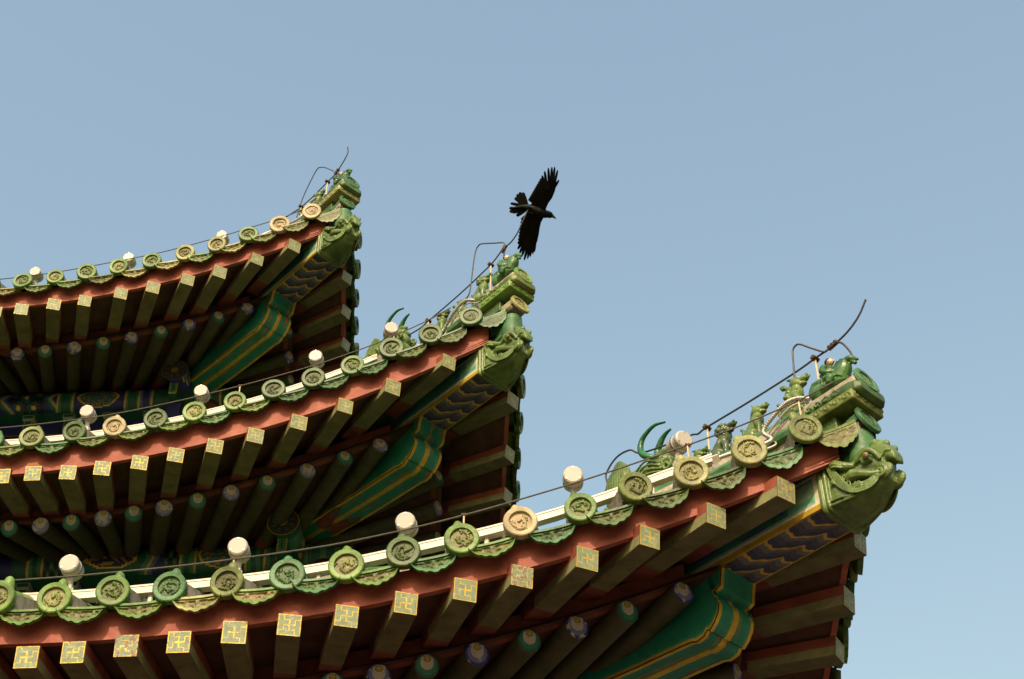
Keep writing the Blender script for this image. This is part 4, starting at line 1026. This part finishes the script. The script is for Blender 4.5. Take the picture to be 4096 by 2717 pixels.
def figure(me, k, d, z, lab, sc=1., yaw=0.):
    o = link('ridge_beast', me, None, corner_frame(k, d, z) @ Matrix.Rotation(yaw, 4, 'Z') @ Matrix.Scale(sc * 1.13, 4)); return tag(o, lab, 'statue', 'glazed beasts sitting on the corner ridges')
figure(BEAST['drake'], 1, .205, 1.045, 'yellow green seated beast just behind the rider on the lowest ridge', 1.12)
figure(BEAST['horse'], 1, .47, 1.055, 'seated beast with spotted chest, second behind the rider on the lowest ridge', 1.0)
figure(BEAST['dark'], 1, .70, 1.06, 'dark green curly maned lion behind a tile end on the lowest ridge', 1.08)
figure(BEAST['drake'], 1, .885, 1.045, 'small green beast of which only the head shows above the big lit tile end', .9)
figure(BEAST['lion2'], 2, .14, 1.235, 'green curly headed lion behind the rider on the middle ridge', 1.12)
figure(BEAST['drake'], 2, .39, 1.215, 'bright green beast head peeping over the conduit on the middle ridge', .95)
figure(BEAST['lion'], 2, .60, 1.235, 'dark green curly beast left of the conduit on the middle ridge', .98)
figure(BEAST['lion2'], 3, .29, .995, 'small lion behind the rider on the topmost ridge', .98)
figure(BEAST['lion'], 3, .52, .975, 'small beast half hidden by the conduit on the topmost ridge', .9)
def rider():
    m = MB()
    m.ell((.06, 0, .045), (.085, .042, .042)); m.ell((-.005, 0, .05), (.045, .038, .055))
    m.tube(smooth_path([(-.02, 0, .03), (-.035, 0, .07), (-.02, 0, .105), (.012, 0, .108)]), np.linspace(.020, .026, 25), 12); m.ell((-.008, 0, .105), (.030, .022, .022))
    for i in range(7): m.ell((-.03 + .011 * i, .016 * (-1) ** i, .105 + .010 * math.sin(i)), (.012, .009, .010))
    m.tube(smooth_path([(.10, 0, .06), (.125, 0, .10), (.135, 0, .13), (.15, 0, .145)]), np.linspace(.044, .026, 25), 14)
    m.ell((.158, 0, .142), (.032, .024, .022)); m.tube([(.172, 0, .140), (.203, 0, .112)], [.018, .006], 10); m.tube([(.170, 0, .128), (.190, 0, .095)], [.012, .008], 8)
    for i in range(6): m.tube(smooth_path([(.135 - .006 * i, .02 * (i % 3 - 1), .158), (.105 - .004 * i, .024 * (i % 3 - 1), .12), (.10 - .004 * i, .028 * (i % 3 - 1), .075)]), .0055, 6)
    m.tube(smooth_path([(.062, 0, .06), (.060, 0, .11), (.060, 0, .152), (.064, 0, .176)]), [.034] * 4 + [.038] * 8 + list(np.linspace(.038, .015, 13)), 14)
    for sg in (-1, 1):
        m.tube(smooth_path([(.058, sg * .034, .155), (.054, sg * .046, .125), (.074, sg * .042, .098), (.10, sg * .018, .106)]), np.linspace(.018, .014, 25), 10)
        m.tube(smooth_path([(.06, sg * .03, .075), (.085, sg * .046, .055), (.075, sg * .050, .02)]), np.linspace(.024, .014, 17), 10)
    for i in range(4): m.tube(smooth_path([(.03 + .01 * i, -.036 - .004 * i, .12), (.04 + .012 * i, -.042, .07), (.03 + .016 * i, -.044, .03)]), .004, 6)
    return m
RID = sculpt(rider(), 'mount_and_robe', FIGG, .0028, 1)
hb = MB(); hb.ell((.070, 0, .204), (.0185, .0165, .022)); hb.ell((.088, 0, .202), (.004, .004, .005)); hb.ell((.070, .0165, .202), (.004, .003, .006)); hb.ell((.070, -.0165, .202), (.004, .003, .006))
for sg in (-1, 1): hb.ell((.0855, sg * .007, .208), (.002, .003, .0015), mat=1)
hb.ell((.0865, 0, .194), (.002, .004, .0012), mat=1)
HEADM = hb.mesh('head', [SKIN, HAIR])
hr = MB(); hr.ell((.062, 0, .212), (.0185, .0178, .0185)); hr.ell((.060, 0, .2305), (.009, .009, .007)); HAIRM = hr.mesh('hair', [HAIR])
for k, d, z, lab in ((1, .045, 1.050, 'pale faced rider in emerald robes on a bird at the tip of the lowest ridge'), (2, -.045, 1.262, 'pale faced rider on a green bird on the middle ridge, below the crow'), (3, .04, .985, 'rider on a green bird at the tip of the topmost ridge')):
    r = root('ridge_rider', lab, 'statue', corner_frame(k, d, z) @ Matrix.Diagonal((1.22, 1.12, 1.12 if k == 2 else .98, 1)), 'riders at the ridge tips')
    link('mount_and_robe', RID, r); link('head', HEADM, r); link('hair', HAIRM, r)
# the big ridge dragon: striped fin behind, scrolled snout, scaled body
def big_dragon():
    m = MB(); D = lambda d, l, z: (-(d), l, z)
    for j in range(9):                                           # fin of waved locks
        x0 = 1.40 + .018 * j; off = .012 * j
        m.tube(smooth_path([D(1.36 + .02 * j, 0, 1.20), D(1.40 + .018 * j, 0, 1.30), D(1.385 + .020 * j, 0, 1.38), D(1.40 + .017 * j, 0, 1.45 + .02 * math.sin(j * .55)), D(1.42 + .011 * j, 0, 1.485 + .035 * math.sin(j * .45))]), [.017] * 16 + list(np.linspace(.017, .009, 17)), 8)
        m.tube([D(1.39 + .018 * j, 0, 1.22), D(1.40 + .017 * j, 0, 1.46 + .02 * math.sin(j * .5))], .012, 6)
    m.ell(D(1.42, 0, 1.22), (.14, .07, .11)); m.ell(D(1.28, 0, 1.25), (.13, .075, .11)); m.ell(D(1.15, 0, 1.25), (.10, .075, .085)); m.ell(D(1.08, 0, 1.22), (.06, .065, .06))
    m.ell(D(1.13, 0, 1.31), (.075, .055, .05)); m.ell(D(1.055, 0, 1.28), (.03, .05, .03))
    m.tube(smooth_path([D(1.24, 0, 1.33), D(1.16, 0, 1.36), D(1.10, 0, 1.375), D(1.05, 0, 1.345)]), [.03] * 10 + list(np.linspace(.03, .014, 15)), 12)
    for sg in (-1, 1):
        a = np.linspace(0, 9, 30); q = .040 * (1 - a / 11)
        m.tube(np.stack([-(1.045 + q * np.cos(a + 1)), sg * (.065 + 0 * a), 1.215 + q * np.sin(a + 1)], 1), .010, 8)
        for j in range(4): m.tube(smooth_path([D(1.28, sg * .075, 1.28 - .025 * j), D(1.18, sg * .082, 1.31 - .03 * j), D(1.08, sg * .07, 1.25 - .02 * j)]), .007, 6)
        m.ell(D(1.12, sg * .05, 1.325), (.020, .014, .016))
        for j in range(16): m.ell(D(1.50 - .02 * j, sg * .075, 1.17 + .03 * ((j * 7) % 4)), (.016, .010, .014))
    m.box((-1.28, 0, 1.13), (.24, .06, .05), bev=.01)
    return m
BD = sculpt(big_dragon(), 'body', HEADG, .004, 1)
def horn(l):
    m = MB(); pts = [(1.150, l * .5, 1.345), (1.195, l, 1.372), (1.232, l, 1.42), (1.236, l, 1.475), (1.205, l, 1.523), (1.13, l * .9, 1.556), (1.052, l * .8, 1.535)] if l < 0 else [(1.19, l * .7, 1.38), (1.205, l, 1.46), (1.172, l, 1.522), (1.134, l, 1.553), (1.092, l, 1.562)]
    P3 = smooth_path([(-a, b, c) for a, b, c in pts], 8); n = len(P3); m.tube(P3, np.interp(np.linspace(0, 1, n), [0, .25, .5, 1], [.016, .020, .017, .006]), 14); return m.mesh('horn', [HORN])
HN = [horn(-.05), horn(.05)]
for k, dd, dz, lab in ((1, 0, 0, 'green ridge dragon with two long curved horns on the lowest ridge'), (2, -.02, .275, 'green ridge dragon with curved horns hidden behind tile ends of the middle ridge')):
    r = root('ridge_dragon', lab, 'statue', corner_frame(k, dd, dz), 'horned dragons on the corner ridges'); link('body', BD, r)
    for h in HN: link('horn', h, r)

# ------------------------------------------------------------------ crow in flight, seen from below
def crow():
    s = .000575; m = MB(); C = lambda x, y, z=0: np.array(((x - 640) * s, -(y - 740) * s, z))
    ax = [(330, 715, 10), (450, 705, 30), (540, 712, 55), (640, 745, 75), (740, 785, 82), (820, 805, 62), (870, 812, 52), (905, 825, 48), (930, 835, 30)]
    P3 = smooth_path([C(x, y) for x, y, r in ax], 5); m.tube(P3, np.interp(np.linspace(0, 1, len(P3)), np.linspace(0, 1, len(ax)), [r * s for _, _, r in ax]), 16)
    m.ell(C(885, 815), (50 * s, 45 * s, 44 * s))
    def feather(a, b, w, z0=0., z1=0., tip=.6):
        a, b = C(*a, z0), C(*b, z1); T = b - a; S = np.cross(T, (0, 0, 1.)); S /= np.linalg.norm(S) + 1e-9; G_ = []
        for f, ww in ((0, .7), (.3, .95), (.6, 1), (.82, .9), (.94, tip), (1, .18)):
            c = a + T * f; q = S * w * s * .5 * ww; G_.append([c - q + (0, 0, -.0015), c + (0, 0, .003), c + q + (0, 0, -.0015), c + (0, 0, -.002)])
        m.grid(np.array(G_), cv=True)
    def wing(lead, trail, zt):                                    # arm and coverts as a thick lofted surface
        n = len(lead); G_ = []
        for i in range(n):
            a, b = C(*lead[i], zt * i / (n - 1)), C(*trail[i], zt * i / (n - 1)); th = .022 * (1 - .75 * i / (n - 1))
            ring = []
            for f, h in ((0, 0), (.12, 1), (.35, .9), (.7, .5), (1, 0), (.7, -.5), (.35, -.9), (.12, -1)): ring.append(a + (b - a) * f + np.array((0, 0, h * th * .5)))
            G_.append(ring)
        m.grid(np.array(G_), cv=True)
    wing([(840, 780), (835, 730), (870, 650), (925, 575), (965, 480), (985, 400), (1000, 350)], [(560, 720), (620, 650), (640, 590), (680, 520), (740, 440), (800, 360), (900, 300)], .10)
    up = .10
    for a, b, w in (((960, 430), (1025, 312), 34), ((950, 420), (1005, 165), 36), ((930, 420), (962, 118), 38), ((905, 430), (920, 120), 40), ((880, 440), (868, 132), 40), ((850, 450), (812, 182), 42), ((820, 460), (775, 245), 44)): feather(a, b, w, up * .8, up)
    for i in range(9):
        f = i / 8; a = (820 - 160 * f, 440 + 190 * f); b = (752 - 175 * f, 288 + 290 * f); feather((a[0] + 30, a[1] + 20), b, 62, up * (.8 - .6 * f), up * (.8 - .6 * f), .85)
    wing([(835, 800), (790, 880), (762, 930), (742, 1020), (730, 1110), (712, 1190), (700, 1230)], [(560, 740), (545, 830), (540, 900), (520, 980), (510, 1060), (530, 1130), (570, 1180)], -.08)
    for a, b, w in (((690, 1130), (665, 1365), 34), ((670, 1130), (640, 1400), 36), ((650, 1130), (600, 1440), 38), ((630, 1130), (562, 1470), 40), ((610, 1130), (510, 1492), 42), ((590, 1120), (470, 1440), 44), ((570, 1110), (440, 1390), 46), ((560, 1090), (412, 1325), 48)): feather(a, b, w, -.06, -.10)
    for i in range(8):
        f = i / 7; feather((570 - 10 * f, 1060 - 240 * f), (420 + 50 * f, 1250 - 350 * f), 60, -.06 + .05 * f, -.07 + .06 * f, .85)
    for b, w in (((440, 478), 62), ((490, 482), 58), ((400, 510), 66), ((370, 560), 68), ((420, 620), 60), ((305, 645), 50), ((285, 718), 54), ((290, 770), 62), ((330, 785), 52), ((395, 835), 60)): feather((560, 700) if b[1] < 700 else (550, 730), b, w, .0, -.005, .8)
    for x, y in ((600, 715), (615, 800)): m.tube([C(x - 30, y - 10, .03), C(x, y, .045), C(x + 25, y + 8, .045)], .006, 6)
    return m
cr = crow().mesh('crow', [CROWM], 50)
Zc = 14.0; f_ = 57.33 / 36 * 1024
px, py = 490 + 640 * .06698, 160 + 740 * .06698
vx, vy = (px - 512) / f_, -(py - 339.5) / f_
cq = cam.rotation_euler.to_matrix()
pos = Vector(cam.location) + cq @ Vector((vx * Zc, vy * Zc, -Zc))
CW = link('crow', cr, None, Matrix.Translation(pos) @ cq.to_4x4()); tag(CW, 'black crow in flight, wings spread, above the middle eave corner', 'bird')
bk = MB(); s_ = .000575; Cc = lambda x, y: np.array(((x - 640) * s_, -(y - 740) * s_, 0))
bk.tube([Cc(915, 828), Cc(950, 848), Cc(992, 882)], [.017, .012, .001], 10); link('beak', bk.mesh('beak', [BEAKM]), CW)
